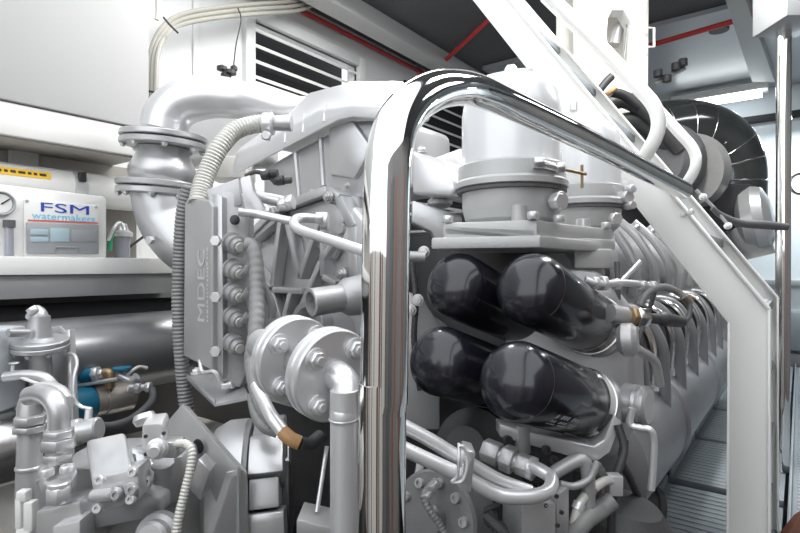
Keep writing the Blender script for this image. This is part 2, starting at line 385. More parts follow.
# ceiling valve bits
t = thing('ceiling_valve', 'small grey valve cluster hanging from the ceiling right of the white pillar', 'valve', P(668, 75, 3.9))
MB().tube([P(655, 85, 3.9), P(668, 76, 3.9), P(684, 68, 3.9)], .02, 10).build('pipe', 'grey_paint', t)
for a, b in ((658, 77), (667, 82), (676, 70), (683, 66)): MB().disc(P(a, b, 3.85), (0, 0, 1), .03, .05).build('fitting', 'dark_cast', t)
tag(MB().disc(on(719, 31, 'z', 3.34), U, .07, .02).build('ceiling_sensor', 'black_iron'), 'small round black fitting on the ceiling under the red pipe', 'sensor')
# junction box and pole at right
t = thing('polished_pole', 'upright polished steel pole at the right edge hanging under a grey box', 'pole', P(783, 480, 2.6))
q = P(781.5, 372, 2.6)
MB().tube([P(784, 15, 2.6), P(783, 292, 2.6), V(q.x, q.y, .505)], .032, 24, 0).build('pole', 'chrome', t)
a = P(770, 28, 2.5)
MB().obox(P(792, 6, 2.55), R*.11, F*.12, U*.10, .004).build('top_box', 'panel_grey', t)
tag(MB().ring(P(800, 184, 2.9), F, .055, .007, 24, 8).build('hand_ring', 'steel'), 'thin steel ring on the wall behind the polished pole', 'ring')

# conduits
for k in range(3):
    o = k*5.0-5
    L = [(150+o*.7, 122, 2.45), (152+o*.7, 90, 2.45), (154+o*.7, 55, 2.5), (163+o*.5, 33+o*.6, 2.6), (180, 20+o, 2.8), (215, 13+o, 3.0), (255, 9+o, 3.25), (300, 5+o, 3.6), (325, -6+o, 3.8)]
    tag(MB().tube(px(L), .0125, 10).build('conduit', 'conduit_beige'), ('outermost', 'middle', 'innermost')[k]+' of three beige conduits curving up the wall at upper left', 'conduit', 'beige conduits')
for L in ([(163.5, 17.5, 2.6), (170, 25, 2.56), (178, 33, 2.6)], [(146, 90.5, 2.4), (158, 93, 2.4)]):
    tag(MB().tube(px(L), .005, 6).build('cable_tie', 'ink_black'), 'black cable tie round the beige conduits '+('at their bend' if L[0][1] < 50 else 'below their bend'), 'cable tie')
tag(MB().tube(px([(157, -12, 2.5), (158, 10, 2.5), (157, 20, 2.5)]), .012, 8).build('conduit', 'cream_paint'), 'short straight conduit entering from the top above the bend of three conduits', 'conduit')
t = thing('hanging_cable', 'thin dark cable dangling on the white wall ending in a black plug', 'cable', P(228, 75, 3.1))
MB().tube(px([(238, 8, 3.1), (241, 20, 3.1), (236, 45, 3.1), (233, 72, 3.1)]), .004, 6).build('cable', 'ink_black', t)
for a, b, r in ((222, 72, .03), (230, 76, .036), (226, 79, .03), (234, 72, .02)): MB().lathe(P(a, b, 3.1), U, [(0, 0), (.01, r), (.03, r), (.045, 0)], 10).build('plug', 'ink_black', t)

# ================================================================ BIG SILVER ELBOW PIPE (top left)
dB = 2.15
t = thing('exhaust_elbow', 'thick silver pipe bending down from the engine into a bolted flange', 'pipe', P(165, 130, dB))
MB().tube(px([(345, 112, 2.25), (310, 110, 2.2), (270, 107, 2.17), (238, 99.5, 2.15), (208, 97, dB), (182, 103, dB), (168, 116, dB), (164, 131, dB)]), [.052, .052, .056, .078, .086, .09, .092, .094], 28, 6).build('pipe', 'light_silver', t)
ax = D(.06, 1, -.05).normalized()
cF = P(164, 137, dB)
MB().disc(cF-ax*.012, ax, .165, .022, .004, 40).build('flange', 'silver_paint', t)
t2 = thing('bellows_joint', 'silver flexible bellows joint between two flanges above the elbow', 'pipe joint', P(158, 195, dB))
MB().disc(cF-ax*.042, ax, .163, .024, .004, 40).build('upper_flange', 'cast_silver', t2)
bolts(t2, circ(cF-ax*.042, ax, .146, 8, .3), -ax, .012)
bot = P(155, 187, dB)
MB().lathe(cF-ax*.045, -ax, [(0, .098), (.03, .102), (.05, .112), (.08, .127), (.105, .128), (.13, .118), (.15, .104), (.175, .1)], 40).build('bellows', 'silver_paint', t2)
MB().disc(bot-ax*.0, ax, .145, .024, .004, 40).build('lower_flange', 'cast_silver', t2)
t3 = thing('lower_elbow', 'thick silver elbow below the bellows turning behind the grey control box', 'pipe', P(185, 255, dB))
MB().disc(bot-ax*.030, ax, .143, .024, .004, 40).build('flange', 'silver_paint', t3)
bolts(t3, circ(bot-ax*.030, ax, .13, 8, .2), -ax, .013)
MB().tube(px([(160, 190, dB), (162, 205, dB), (168, 223, dB), (184, 243, dB-.02), (207, 256, dB-.03), (245, 262, dB)]), .108, 28).build('pipe', 'silver_paint', t3)
MB().hexa(P(152, 240, dB-.12), D(-.3, -.1, -1), .017, .02).build('drain_plug', 'light_silver', t3)
# duct casing behind
tag(MB().obox(P(230, 140, 2.6), R*.22, F*.1, U*.13, .04, 4).build('duct_casing', 'wall_grey'), 'pale grey rounded casing behind the bend of the thick silver pipe', 'casing')
tag(MB().obox(P(232, 170, 2.5), R*.09, F*.08, U*.05, .006).build('pipe_bracket', 'cream_paint'), 'small cream block behind the pale ribbed hose', 'bracket')

# ================================================================ ENGINE
E = thing('diesel_engine', 'large silver painted marine diesel engine filling the middle of the room', 'engine', (-1.0, 2.5, -.3))
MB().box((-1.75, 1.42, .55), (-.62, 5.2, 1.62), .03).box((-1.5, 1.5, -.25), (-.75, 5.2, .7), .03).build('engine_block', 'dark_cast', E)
MB().box((-1.6, 1.8, 1.55), (-1.0, 5.0, 1.72), .03).build('engine_vee_cover', 'black_iron', E)
# --- gear cover (front end): ribbed casting at Y = 1.2
YG = 1.22
gp = pl([(248, 240), (286, 209), (336, 190), (351, 196), (366, 226), (372, 300), (415, 330), (425, 400), (390, 415), (330, 420), (262, 400), (240, 330)], 'y', YG)
gc = MB().prism(gp, (0, .18, 0), .012, 2).build('gear_cover', 'silver_paint', E)
rb = MB()
def rib(a, b, w=.010, dp=.045, y=YG):
    A = on(*a, 'y', y); B = on(*b, 'y', y); n = (B-A).cross(V(0, 1, 0)).normalized()*w
    rb.prism([A-n, A+n, B+n, B-n], (0, -dp, 0), .003)
for a, b in (((290, 216), (281, 290)), ((296, 222), (309, 278)), ((309, 278), (328, 222)), ((281, 290), (250, 250)), ((262, 288), (312, 291)), ((281, 290), (296, 340)), ((300, 292), (286, 345)),
             ((252, 245), (262, 330)), ((262, 240), (290, 216)), ((332, 215), (332, 276)), ((332, 276), (345, 284)), ((330, 262), (300, 330)), ((250, 300), (262, 350)), ((330, 262), (345, 238))): rib(a, b)
for a, b, w in (((288, 210), (338, 192), .014), ((338, 192), (350, 200), .014), ((350, 200), (364, 228), .016), ((364, 228), (366, 300), .018), ((286, 211), (262, 235), .012)): rib(a, b, w, .055)
rb.build('reinforcing_rib', 'silver_paint', gc, kind='stuff')
pd = MB().prism(pl([(294, 212), (330, 200), (345, 205), (350, 232), (338, 260), (310, 240), (296, 222)], 'y', YG-.005), (0, -.02, 0), .004)
pd.build('cover_pad', 'silver_paint', gc)
for a, b in ((329, 197), (340, 274), (338, 228)):
    q = on(a, b, 'y', YG-.06); MB().lathe(q+V(0, .06, 0), (0, -1, 0), [(0, .022), (.05, .020), (.055, .017)], 20).build('bolt_boss', 'silver_paint', gc)
bolts(gc, [on(329, 197, 'y', YG-.06), on(342, 274, 'y', YG-.07)], (0, -1, 0), .015)
MB().disc(on(305, 199, 'y', YG), (0, -1, 0), .006, .004).build('hole', 'dark_hole', gc)
bolts(gc, [on(a, b, 'y', YG-.001) for a, b in ((259, 244), (252, 280), (256, 320), (268, 372), (290, 400), (330, 400))], (0, -1, 0), .012)
# cover right lobe
lob = MB().prism(pl([(352, 205), (372, 228), (376, 330), (356, 338), (346, 310), (350, 262), (340, 240)], 'y', YG-.05), (0, .06, 0), .012, 3).build('cover_lobe', 'light_silver', gc)
# water outlet stub
ax = D(-.82, -.10, -.56).normalized()
q = P(347, 297, 1.40)
MB().cup(q, ax, .036, .027, .105).lathe(q-ax*.05, ax, [(0, .055), (.05, .05), (.07, .037)], 28).build('water_outlet', 'cast_silver', E)
# round boss behind flange
MB().cup(on(318, 322, 'y', YG), (0, -1, 0), .07, .05, .05).build('bearing_boss', 'cast_silver', E)
# --- charge air cooler housing
YC = 1.24
cc = MB()
low = pl([(262, 168), (290, 152), (352, 120), (392, 118), (412, 122), (414, 190), (386, 192), (357, 199), (300, 208), (262, 205)], 'y', YC+.02)
cc.prism(low, (0, .22, 0), .02, 3)
ch = cc.build('cooler_housing', 'silver_paint', E)
cap = MB()
A = pl([(230, 178), (237, 152), (268, 139), (318, 110), (352, 104), (396, 104), (408, 108), (410, 124), (398, 122), (352, 118), (338, 121)], 'y', YC-.03)
Bk = pl([(230, 178), (239, 148), (290, 112), (310, 92), (348, 82), (394, 80), (406, 88), (410, 114), (398, 112), (352, 110), (338, 115)], 'y', YC+.10)
cap.hull(A, Bk, .010, 3)
cap.prism(pl([(262, 138), (300, 98), (346, 79), (396, 79), (408, 86), (410, 116), (398, 114), (345, 114), (270, 150)], 'y', YC+.09), (0, .14, 0), .035, 4)
co = cap.build('cooler_cover', 'light_silver', E)
rr = MB()
for a in ((287, 124, 285, 143), (305, 114, 303, 133), (326, 105, 324, 122)):
    A = on(a[0], a[1], 'y', YC-.02); B = on(a[2], a[3], 'y', YC-.03)
    rr.tube([A, B], .006, 8, 0)
rr.build('cover_rib', 'light_silver', co)
rr = MB()
for a in ((296, 152, 300, 198), (321, 138, 324, 186), (334, 130, 335, 176)):
    rr.tube([on(a[0], a[1], 'y', YC+.02), on(a[2], a[3], 'y', YC+.02)], .011, 8, 0)
rr.prism(pl([(335, 130), (358, 122), (378, 150), (360, 180), (335, 176)], 'y', YC+.03), (0, -.03, 0), .008)
rr.build('housing_rib', 'silver_paint', ch)
bolts(ch, [on(a, b, 'y', YC-.001) for a, b in ((273, 172), (312, 192), (347, 186))], (0, -1, 0), .009)
# small wedge + foot seen inside rail bend
MB().prism(pl([(412, 150), (425, 160), (453, 180), (455, 190), (450, 196), (412, 194)], 'y', 1.15), (0, .25, 0), .008, 3).build('cover_wedge', 'light_silver', E)
q = P(440, 208, 1.5)
MB().lathe(q, U, [(0, .022), (.01, .035), (.02, .035), (.03, .024), (.05, .024)], 20).build('mount_foot', 'cast_silver', E)
MB().prism(px([(412, 200, 1.42), (445, 210, 1.42), (462, 216, 1.42), (462, 250, 1.42), (440, 250, 1.42), (432, 232, 1.42), (412, 222, 1.42)]), F*.08, .006).build('canister_bracket', 'silver_paint', E)
MB().prism(px([(428, 160, 1.6), (462, 148, 1.6), (466, 190, 1.6), (455, 188, 1.6), (450, 168, 1.6), (428, 172, 1.6)]), F*.05, .005).build('lug_bracket', 'light_silver', E)
MB().bolt(P(421, 154, 1.58), U, .018).build('hex_bolt', 'bolt_steel', E)
for a, b in ((424, 252), (418, 300), (411, 310)): MB().bolt(P(a, b, 1.32), D(-.3, 0, -1), .012).build('hex_bolt', 'bolt_steel', E)
MB().prism(px([(405, 290, 1.36), (424, 300, 1.36), (440, 325, 1.36), (440, 430, 1.36), (405, 430, 1.36)]), F*.05, .006).build('front_casting', 'cast_silver', E)
MB().tube(px([(398, 256, 1.28), (425, 257, 1.28)]), .013, 12, 0).build('short_tube', 'grey_paint', E)

# --- right bank: plenum, runners, lower rail
NC = 9
pm = MB(); n = 40
def plen(y):                                   # lumpy cross-section along Y
    k = (y-1.62)/.30; lump = .5+.5*math.cos(2*PI*(k-.5)); e = 1.-max(0, (1.72-y))*2.0
    return [(-.90, 1.50), (-.86, 1.68-.02*(1-lump)), (-.76, 1.725+.012*lump), (-.66, 1.70+.01*lump), (-.56-.02*(1-lump), 1.62), (-.475-.035*(1-lump), 1.52), (-.455-.05*(1-lump), 1.42), (-.49-.05*(1-lump), 1.33), (-.60, 1.28), (-.85, 1.28)]
rings = []
N = 120
for i in range(N+1):
    y = 1.52+3.3*i/N; sc = 1 if i > 3 else (.80, .90, .96, .99)[i]
    rings.append([pm.bm.verts.new(((x+.7)*sc-.7, y, (z-1.5)*sc+1.5)) for x, z in plen(y)])
for a, b in zip(rings, rings[1:]):
    for k in range(len(a)): pm.bm.faces.new((a[k], a[(k+1) % len(a)], b[(k+1) % len(a)], b[k]))
pm.bm.faces.new(rings[0]); pm.bm.faces.new(rings[-1][::-1])
pn = pm.build('charge_air_manifold', 'cast_silver', E)
for k in range(NC):
    y = 1.66+.3*k
    MB().tube([V(-.60, y, 1.70), V(-.52, y+.01, 1.615), V(-.462, y+.02, 1.50), V(-.47, y+.03, 1.40)], .017, 10).build('manifold_web', 'silver_paint', pn)
    MB().bolt(V(-.545, y+.11, 1.66), V(.7, 0, .7), .012).build('hex_bolt', 'bolt_steel', pn)
for k in range(NC):
    y = 1.62+.3*k
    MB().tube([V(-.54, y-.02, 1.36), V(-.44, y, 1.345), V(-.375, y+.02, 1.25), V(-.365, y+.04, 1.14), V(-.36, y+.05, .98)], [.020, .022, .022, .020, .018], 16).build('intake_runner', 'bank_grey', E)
    MB().tube([V(-.50, y+.14, 1.37), V(-.40, y+.12, 1.34), V(-.36, y+.13, 1.26), V(-.37, y+.16, 1.14)], .013, 10).build('coolant_line', 'steel', E)
    MB().tube([V(-.50, y+.17, 1.34), V(-.44, y+.17, 1.31), V(-.40, y+.18, 1.2), V(-.43, y+.2, 1.1)], .017, 10).build('rubber_sleeve', 'rubber', E)
    MB().lathe(V(-.46, y+.15, 1.15), V(1, -.1, -.2), [(0, .03), (.06, .03), (.065, .02), (.09, .02), (.095, .012)], 18).build('access_plug', 'cast_silver', E)
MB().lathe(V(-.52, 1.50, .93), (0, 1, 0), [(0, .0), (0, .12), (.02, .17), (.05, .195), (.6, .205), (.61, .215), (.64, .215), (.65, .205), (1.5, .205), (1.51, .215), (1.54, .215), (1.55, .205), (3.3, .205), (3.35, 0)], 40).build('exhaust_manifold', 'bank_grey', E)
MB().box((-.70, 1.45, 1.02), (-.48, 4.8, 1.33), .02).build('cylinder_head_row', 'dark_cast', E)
ax = V(.75, -.2, -.6).normalized()
MB().lathe(V(-.55, 1.85, .72), V(.6, .45, -.15), [(0, .06), (.18, .06), (.185, .068), (.205, .068), (.21, 0)], 24).build('lower_pipe_stub', 'dark_cast', E)

# --- turbo end (behind stairs)
t = thing('turbocharger', 'silver turbocharger housing with rounded volute behind the white stair', 'turbocharger', P(745, 250, 3.3))
MB().lathe(P(738, 222, 3.3), D(.75, .15, -.65), [(0, 0), (0, .13), (.04, .19), (.10, .205), (.15, .18), (.18, .1), (.18, 0)], 36).build('volute', 'silver_paint', t)
MB().lathe(P(748, 225, 3.25), D(.25, -1, -.1), [(0, .12), (.12, .11), (.15, .09), (.2, .09)], 24).build('outlet', 'grey_paint', t)
MB().obox(P(762, 240, 3.2), R*.02, F*.03, U*.05, .008).build('bracket', 'dark_cast', t)
t = thing('exhaust_duct', 'shiny black jacketed duct bending down in segments behind the stair', 'duct', P(735, 200, 3.9))
MB().tube(px([(600, 160, 3.7), (640, 140, 3.7), (680, 133, 3.7), (712, 142, 3.7), (729, 166, 3.7), (731, 205, 3.7), (731, 240, 3.7)]), [.22, .22, .225, .225, .22, .215, .21], 36, 8).build('jacket', 'jacket', t)
pp = smooth_path(px([(640, 140, 3.7), (680, 133, 3.7), (712, 142, 3.7), (729, 166, 3.7), (731, 205, 3.7)]), 4)
for i in range(2, len(pp)-2, 2):
    MB().ring(pp[i], pp[i+1]-pp[i-1], .222-.0004*i, .006, 40, 6).build('seam_band', 'steel', t)
t = thing('air_cleaner', 'grey drum shaped air cleaner with a dark end behind the stair rails', 'air cleaner', P(665, 200, 3.1))
MB().lathe(P(645, 160, 3.0), D(.55, .05, .6), [(0, .13), (0, .20), (.03, .235), (.30, .245), (.34, .22), (.36, 0)], 40).build('drum', 'rubber', t)
MB().lathe(P(682, 172, 3.2), D(.55, .05, .6), [(0, .22), (.10, .24), (.13, .22), (.13, 0)], 40).build('rear_ring', 'hose_grey', t)
tag(MB().obox(P(650, 210, 3.4), R*.55, F*.2, U*.14, .03).build('crossover_casing', 'black_iron'), 'black casing across the engine top behind the right canister', 'casing')
t = thing('cable_bundle', 'tangle of black hoses with an orange clip behind the stair treads', 'cables', P(620, 110, 2.9))
for L, r, m in (([(598, 92, 2.7), (606, 82, 2.7), (612, 76, 2.7)], .02, 'hose_black'), ([(600, 110, 2.9), (625, 100, 2.9), (655, 120, 2.9), (680, 150, 2.9)], .045, 'hose_black'), ([(610, 125, 2.95), (640, 122, 2.95), (668, 145, 2.95)], .05, 'hose_black'), ([(606, 95, 2.75), (616, 88, 2.75)], .012, 'orange_band'), ([(612, 92, 2.8), (625, 96, 2.8), (640, 108, 2.8)], .025, 'black_iron')):
    MB().tube(px(L), r, 12).build('hose', m, t)

# ================================================================ STAIR
YS = 1.76; YS2 = 2.47
def stringer(y):
    c0 = on(730, 322, 'y', YS); c1 = on(475, 0, 'y', YS); c2 = on(768, 310, 'y', YS); c3 = on(508, 0, 'y', YS)
    e = (c1-c0)*.35; e2 = (c3-c2)*.33
    pts = [c0, c1+e, c3+e2, c2, V(c2.x, 0, -.29), V(c0.x-.008, 0, -.29)]
    for p in pts: p.y = y
    return pts
T = thing('white_stair', 'steep white painted steel stair climbing over the engine', 'stair', (-.1, 2.1, -.3))
for y, sgn in ((YS, 1), (YS2, -1)):
    pts = stringer(y); s = MB().prism(pts, (0, .008, 0), .001)
    c0, a, b, c2, g1, g0 = pts
    for p, q in ((b, c2), (c2, g1)):
        n = (q-p).cross(V(0, 1, 0)).normalized()*.006
        yo = V(0, -.012 if sgn > 0 else -.045, 0)
        s.prism([p+yo, p+n+yo, q+n+yo, q+yo], (0, .057, 0), .001)
    for p, q in ((c0, a), (g0, c0)):
        n = (q-p).cross(V(0, 1, 0)).normalized()*.006
        s.prism([p, p+n, q+n, q], (0, .045 if sgn > 0 else -.045, 0), .001)
    s.build('stringer', 'white_paint', T)
c2 = on(768, 310, 'y', YS); c3 = on(508, 0, 'y', YS)
c0x = on(730, 322, 'y', YS).x
slope = (c3.z-c2.z)/(c3.x-c2.x)
for k in range(-6, 6):
    z = 1.375+.232*k
    xe = c2.x-.012 if z < c2.z else c2.x+(z-c2.z)/slope-.012
    if z > 3.0: break
    tr = MB().box((max(xe-.11, c0x+.004) if z < c2.z else xe-.085, YS+.01, z-.03), (xe, YS2-.001, z), .002)
    o = tr.build('tread', 'grating', T)
    gr = MB()
    for j in range(12):
        y = YS+.06+j*.053; gr.box((xe-.075, y, z), (xe-.01, y+.014, z+.004), .001)
    gr.build('tread_grip', 'bolt_steel', o)
# bolts on stringer
bolts(T, [on(691, 212, 'y', YS-.013), on(683, 214, 'y', YS-.002)], (0, -1, 0), .007)
q = on(574, 105, 'y', YS-.001); MB().box((q.x-.012, YS-.010, q.z-.02), (q.x+.010, YS-.0005, q.z+.012)).build('lug', 'light_silver', T)
# rails
rail = [on(470, -80, 'y', 1.72), on(545, -8, 'y', 1.72), on(600, 46, 'y', 1.72), on(636, 85, 'y', 1.72), on(652, 103, 'y', 1.72), on(658, 118, 'y', 1.72), on(657, 133, 'y', 1.72), on(650, 148, 'y', 1.73), on(642, 160, 'y', 1.76)]
MB().tube(rail, .021, 16).build('hand_rail', 'white_paint', T)
MB().tube([p+V(0, YS2-YS, 0) for p in rail], .021, 16).build('hand_rail', 'white_paint', T)

# white pillar behind the stair
dP = 3.0
t = thing('white_pillar', 'tall white tapering pillar with a slotted hole at the top right of centre', 'pillar', P(600, 80, dP))
A = px([(578, -30), (612, -30), (612, 10), (608, 18), (607, 30), (607, 60), (612, 68), (612, 130), (590, 110), (580, 100)], dP)
MB().prism(A, F*.10, .004).build('left_plate', 'white_paint', t)
A = px([(612, -30), (652, -30), (637, 72), (632, 130), (612, 130), (612, 68), (622, 70), (630, 62), (631, 22), (624, 10), (612, 10)], dP)
MB().prism(A, F*.10, .004).build('right_plate', 'white_paint', t)
MB().prism(px([(596, 0), (636, 0), (636, 90), (596, 90)], dP+.22), F*.03, .003).build('back_plate', 'cream_paint', t)
MB().tube(px([(614, 45, 3.14), (618, 30, 3.14), (622, 25, 3.14)]), .035, 12).build('inner_bracket', 'grey_paint', t)
MB().tube(px([(628, -20, 3.05), (627, 30, 3.05), (622, 75, 3.05)]), .006, 8).build('pull_cable', 'hose_grey', t)
t = thing('cream_post', 'slim cream upright post with a small handle right of the slotted pillar', 'post', P(644, 110, 3.25))
MB().prism(px([(636, -30), (649, -30), (648, 100), (634, 100)], 3.25), F*.08, .003).build('post', 'cream_paint', t)
MB().tube([P(648, 28, 3.2), P(654, 28, 3.2), P(654, 47, 3.2), P(648, 47, 3.2)], .008, 8, 0).build('handle', 'white_paint', t)
t = tag(MB().prism(px([(560, -30), (585, -30), (585, 75), (574, 75), (560, 60)], 3.2), F*.08, .003).build('beige_panel', 'cream_paint'), 'beige upright panel left of the slotted pillar behind the handrail', 'panel')
tag(MB().prism(px([(575, 52), (590, 52), (592, 92), (575, 80)], 3.0), F*.1, .003).build('cream_block', 'cream_paint'), 'cream block at the foot of the beige panel behind the stair', 'block')

# ================================================================ POLISHED RAIL
L = [P(380, 640, .545), P(382, 533, .545), (P(384, 400, .545)), P(385.5, 270, .545), P(387, 185, .55), P(390, 150, .56), P(399, 121, .585), P(418, 100, .63), P(446, 88.5, .70), P(478, 91, .80), P(522, 110, .93), P(600, 147, 1.15), P(648, 172, 1.34), P(684, 190.5, 1.50)]
L[0] = V(L[1].x+.002, L[1].y, -.3)
mb = MB().tube(L, .0245, 40, 8)
tag(mb.build('polished_handrail', 'chrome'), 'thick mirror polished steel handrail rising in the foreground and bending towards the stair', 'handrail')
# black lever by the pole
tag(MB().tube(px([(712, 208, 1.95), (722, 216, 1.95), (740, 223, 1.95), (765, 225, 1.95), (787, 227, 1.95)]), [.009, .012, .014, .016, .013], 14).build('black_lever', 'rubber'), 'dark rubber covered lever reaching from the stair to the polished pole', 'lever')
t = thing('stair_fitting', 'small grey pivot fitting on the stair edge beside the dark lever', 'fitting', P(718, 215, 1.95))
MB().bolt(P(703, 197, 1.95), D(-.6, .3, -.7), .011).build('hex_bolt', 'bolt_steel', t)
MB().bolt(P(728, 226, 1.93), D(-.6, .3, -.7), .011).build('hex_bolt', 'bolt_steel', t)
MB().tube(px([(696, 190, 1.97), (716, 210, 1.95), (730, 228, 1.93)]), .006, 10).build('pivot_bar', 'grey_paint', t)

# ================================================================ CANISTERS
def canister(c, R0, ztop, zring, zbot, name, label, hat=True):
    t = thing(name, label, 'filter canister', V(c.x, c.y, zbot-.08))
    x, y = c.x, c.y; r = R0
    MB().lathe(V(x, y, zring), U, [(0, r), (ztop-zring-.10, r), (ztop-zring-.05, r*.93), (ztop-zring-.015, r*.66), (ztop-zring, r*.3), (ztop-zring, 0)], 48).build('upper_shell', 'canister_white', t)
    MB().lathe(V(x, y, zring-.028), U, [(0, r*1.05), (.004, r*1.13), (.016, r*1.13), (.022, r*1.08), (.055, r*1.07), (.06, r)], 48).build('clamp_band', 'base_white', t)
    MB().lathe(V(x, y, zring-.036), U, [(0, r*1.0), (.001, r*1.1), (.008, r*1.1)], 48).build('gasket', 'rubber', t)
    MB().lathe(V(x, y, zbot), U, [(0, r*.80), (.012, r*.93), (.04, r*.99), (zring-zbot-.03, r*1.0)], 48).build('lower_bowl', 'base_white', t)
    if hat: 
        MB().lathe(V(x, y, ztop-.004), U, [(0, .018), (.02, .016), (.028, .01), (.03, 0)], 20).build('top_knob', 'canister_white', t)
        MB().tube([V(x, y, ztop+.012), V(x, y, ztop+.012)+R*.055+U*.01+F*.02], .005, 8, 0).build('vent_lever', 'canister_white', t)
    return t
c1 = P(511, 180, 1.30); c1.z = 0
A1 = canister(c1, .119, 1.965, 1.712, 1.60, 'filter_canister', 'larger white filter canister with a knob on top under the bend of the polished rail')
# clamp screw with T handle on right front
k0 = P(538, 163, 1.17); k1 = P(556, 168, 1.19)
MB().tube([k0, k1], .009, 10, 0).hexa(k0-R*.01, R, .014, .022).hexa(k1, R, .013, .018).build('clamp_nut', 'bolt_steel', A1)
MB().tube([k1, P(586, 174, 1.22)], .004, 8, 0).tube([P(582, 165, 1.22), P(582, 188, 1.22)], .0035, 8, 0).build('tee_handle', 'brass', A1)
MB().hexa(P(553, 202, 1.20), D(.5, 0, -.8), .019, .025).disc(P(552, 202, 1.225), D(.5, 0, -.8), .022, .03).build('drain_plug', 'light_silver', A1)
q = P(519, 216, 1.19); MB().lathe(V(q.x, q.y, 1.575), U, [(0, .017), (.06, .017), (.062, .013)], 20).build('guide_pin', 'base_white', A1)
c2 = P(583, 190, 1.55); c2.z = 0
A2 = canister(c2, .104, 1.93, 1.698, 1.60, 'filter_canister', 'smaller white filter canister, right of the larger one and partly behind it', False)
k0 = P(622, 198, 1.48)
MB().hexa(k0, D(.3, 0, -1), .018, .03).hexa(P(626, 190, 1.47), D(.3, 0, -1), .012, .03).hexa(P(626, 206, 1.47), D(.3, 0, -1), .012, .03).build('clamp_nut', 'light_silver', A2)
MB().hexa(P(613, 219, 1.42), D(.3, 0, -1), .017, .02).build('drain_plug', 'light_silver', A2)
q = P(583, 225, 1.42); MB().lathe(V(q.x, q.y, 1.56), U, [(0, .019), (.065, .019), (.067, .015)], 20).build('guide_pin', 'light_silver', A2)
# filter base
xr, yf = c1.x+.135, c1.y-.145
zz = []
def at_z(px_, py_, z): return on(px_, py_, 'z', z)
q = [P(431, 240, 1.20), P(540, 244, 1.11), P(566, 251, 1.22), P(612, 250, 1.42), P(612, 235, 1.75), P(465, 232, 1.5)]
q = [V(a.x, a.y, 1.565) for a in q]
t = MB().prism(q, (0, 0, -.026), .005).build('filter_base', 'base_white', E)
MB().prism([P(443, 224, 1.22), P(537, 228, 1.13), P(562, 236, 1.24), P(615, 240, 1.42), P(615, 224, 1.75), P(470, 222, 1.5)], (0, 0, -.028), .006).build('upper_step', 'base_white', t)
q = [V(a.x, a.y, 1.60) for a in [P(443, 230, 1.22), P(537, 230, 1.13), P(562, 236, 1.24), P(612, 240, 1.42), P(615, 240, 1.75), P(470, 230, 1.5)]]
MB().prism(q, (0, 0, -.04), .005).build('middle_step', 'base_white', t)
for a, b, d_ in ((448, 222, 1.22), (533, 222, 1.13), (606, 236, 1.40), (559, 232, 1.2)): 
    p_ = P(a, b, d_); MB().hexa(V(p_.x, p_.y, 1.60), U, .013, .016).build('hex_bolt', 'light_silver', t)
MB().prism([V(a.x, a.y, 1.545) for a in [P(574, 240, 1.33), P(612, 240, 1.36), P(618, 240, 1.52), P(590, 240, 1.5)]], (0, 0, -.05), .006).build('right_foot', 'base_white', t)
MB().tube([P(590, 262, 1.42), P(590, 300, 1.42)], .035, 18, 0).build('support_leg', 'cast_silver', t)

# ================================================================ OIL FILTERS
RF = .0745
f0 = P(508, 378, .96); f1 = P(585, 402, 1.22)
axf = (f1-f0).normalized(); Lf = (f1-f0).length+.015
def oil_filter(c, label):
    t = thing('oil_filter', label, 'oil filter', c+axf*Lf*.5-U*RF, 'black oil filters')
    MB().lathe(c-axf*.014, axf, [(0, 0), (.0008, .012), (.003, .026), (.007, .040), (.013, .052), (.021, .062), (.031, .0695), (.042, RF-.0008), (.046, RF), (.049, RF-.0012), (.052, RF), (Lf, RF), (Lf+.006, RF-.003)], 64).build('can', 'filter_black', t)
    MB().lathe(c+axf*(Lf-.030), axf, [(0, RF), (.001, RF+.003), (.006, RF+.003), (.009, RF)], 48).build('rim', 'steel', t)
    MB().ring(c+axf*(Lf-.065), axf, RF-.0006, .0012, 48, 6).build('seam', 'steel', t)
    return t
FL = oil_filter(f0, 'lower right of four black oil filters, nearest the stair, with faint printed marks')
fu = P(523, 284, 1.06)
d_ = fu-f0
F2 = dup(FL, d_, 'upper right of four black oil filters, just under the filter base edge')
fl = P(431, 358, 1.12); F3 = dup(FL, fl-f0, 'lower left of four black oil filters, right beside the polished rail')
ful = P(448, 281, 1.17); F4 = dup(FL, ful-f0, 'upper left of four black oil filters, below the larger canister')
# printed marks on the nearest filter
pr = MB()
x_, y_, a_ = frame(axf)
def surf(t, ang, r=RF+.0004): # ang measured from direction facing the camera
    c = f0+axf*t; toc = (CAM-c); toc = (toc-axf*toc.dot(axf)).normalized(); up = axf.cross(toc)
    if up.z < 0: up = -up
    return c+(toc*math.cos(ang)+up*math.sin(ang))*r
for i in range(10):
    t0 = .095+.012*i
    for j, (a0, a1) in enumerate(((-.62, -.50), (-.80, -.72), (-.92, -.86))):
        if (i*3+j) % 4 == 3: continue
        pr.prism([surf(t0, a0), surf(t0+.007, a0), surf(t0+.009, a1), surf(t0+.002, a1)], (surf(t0, a0, RF+.0008)-surf(t0, a0)), 0)
pr.build('printed_marks', 'filter_print', FL)
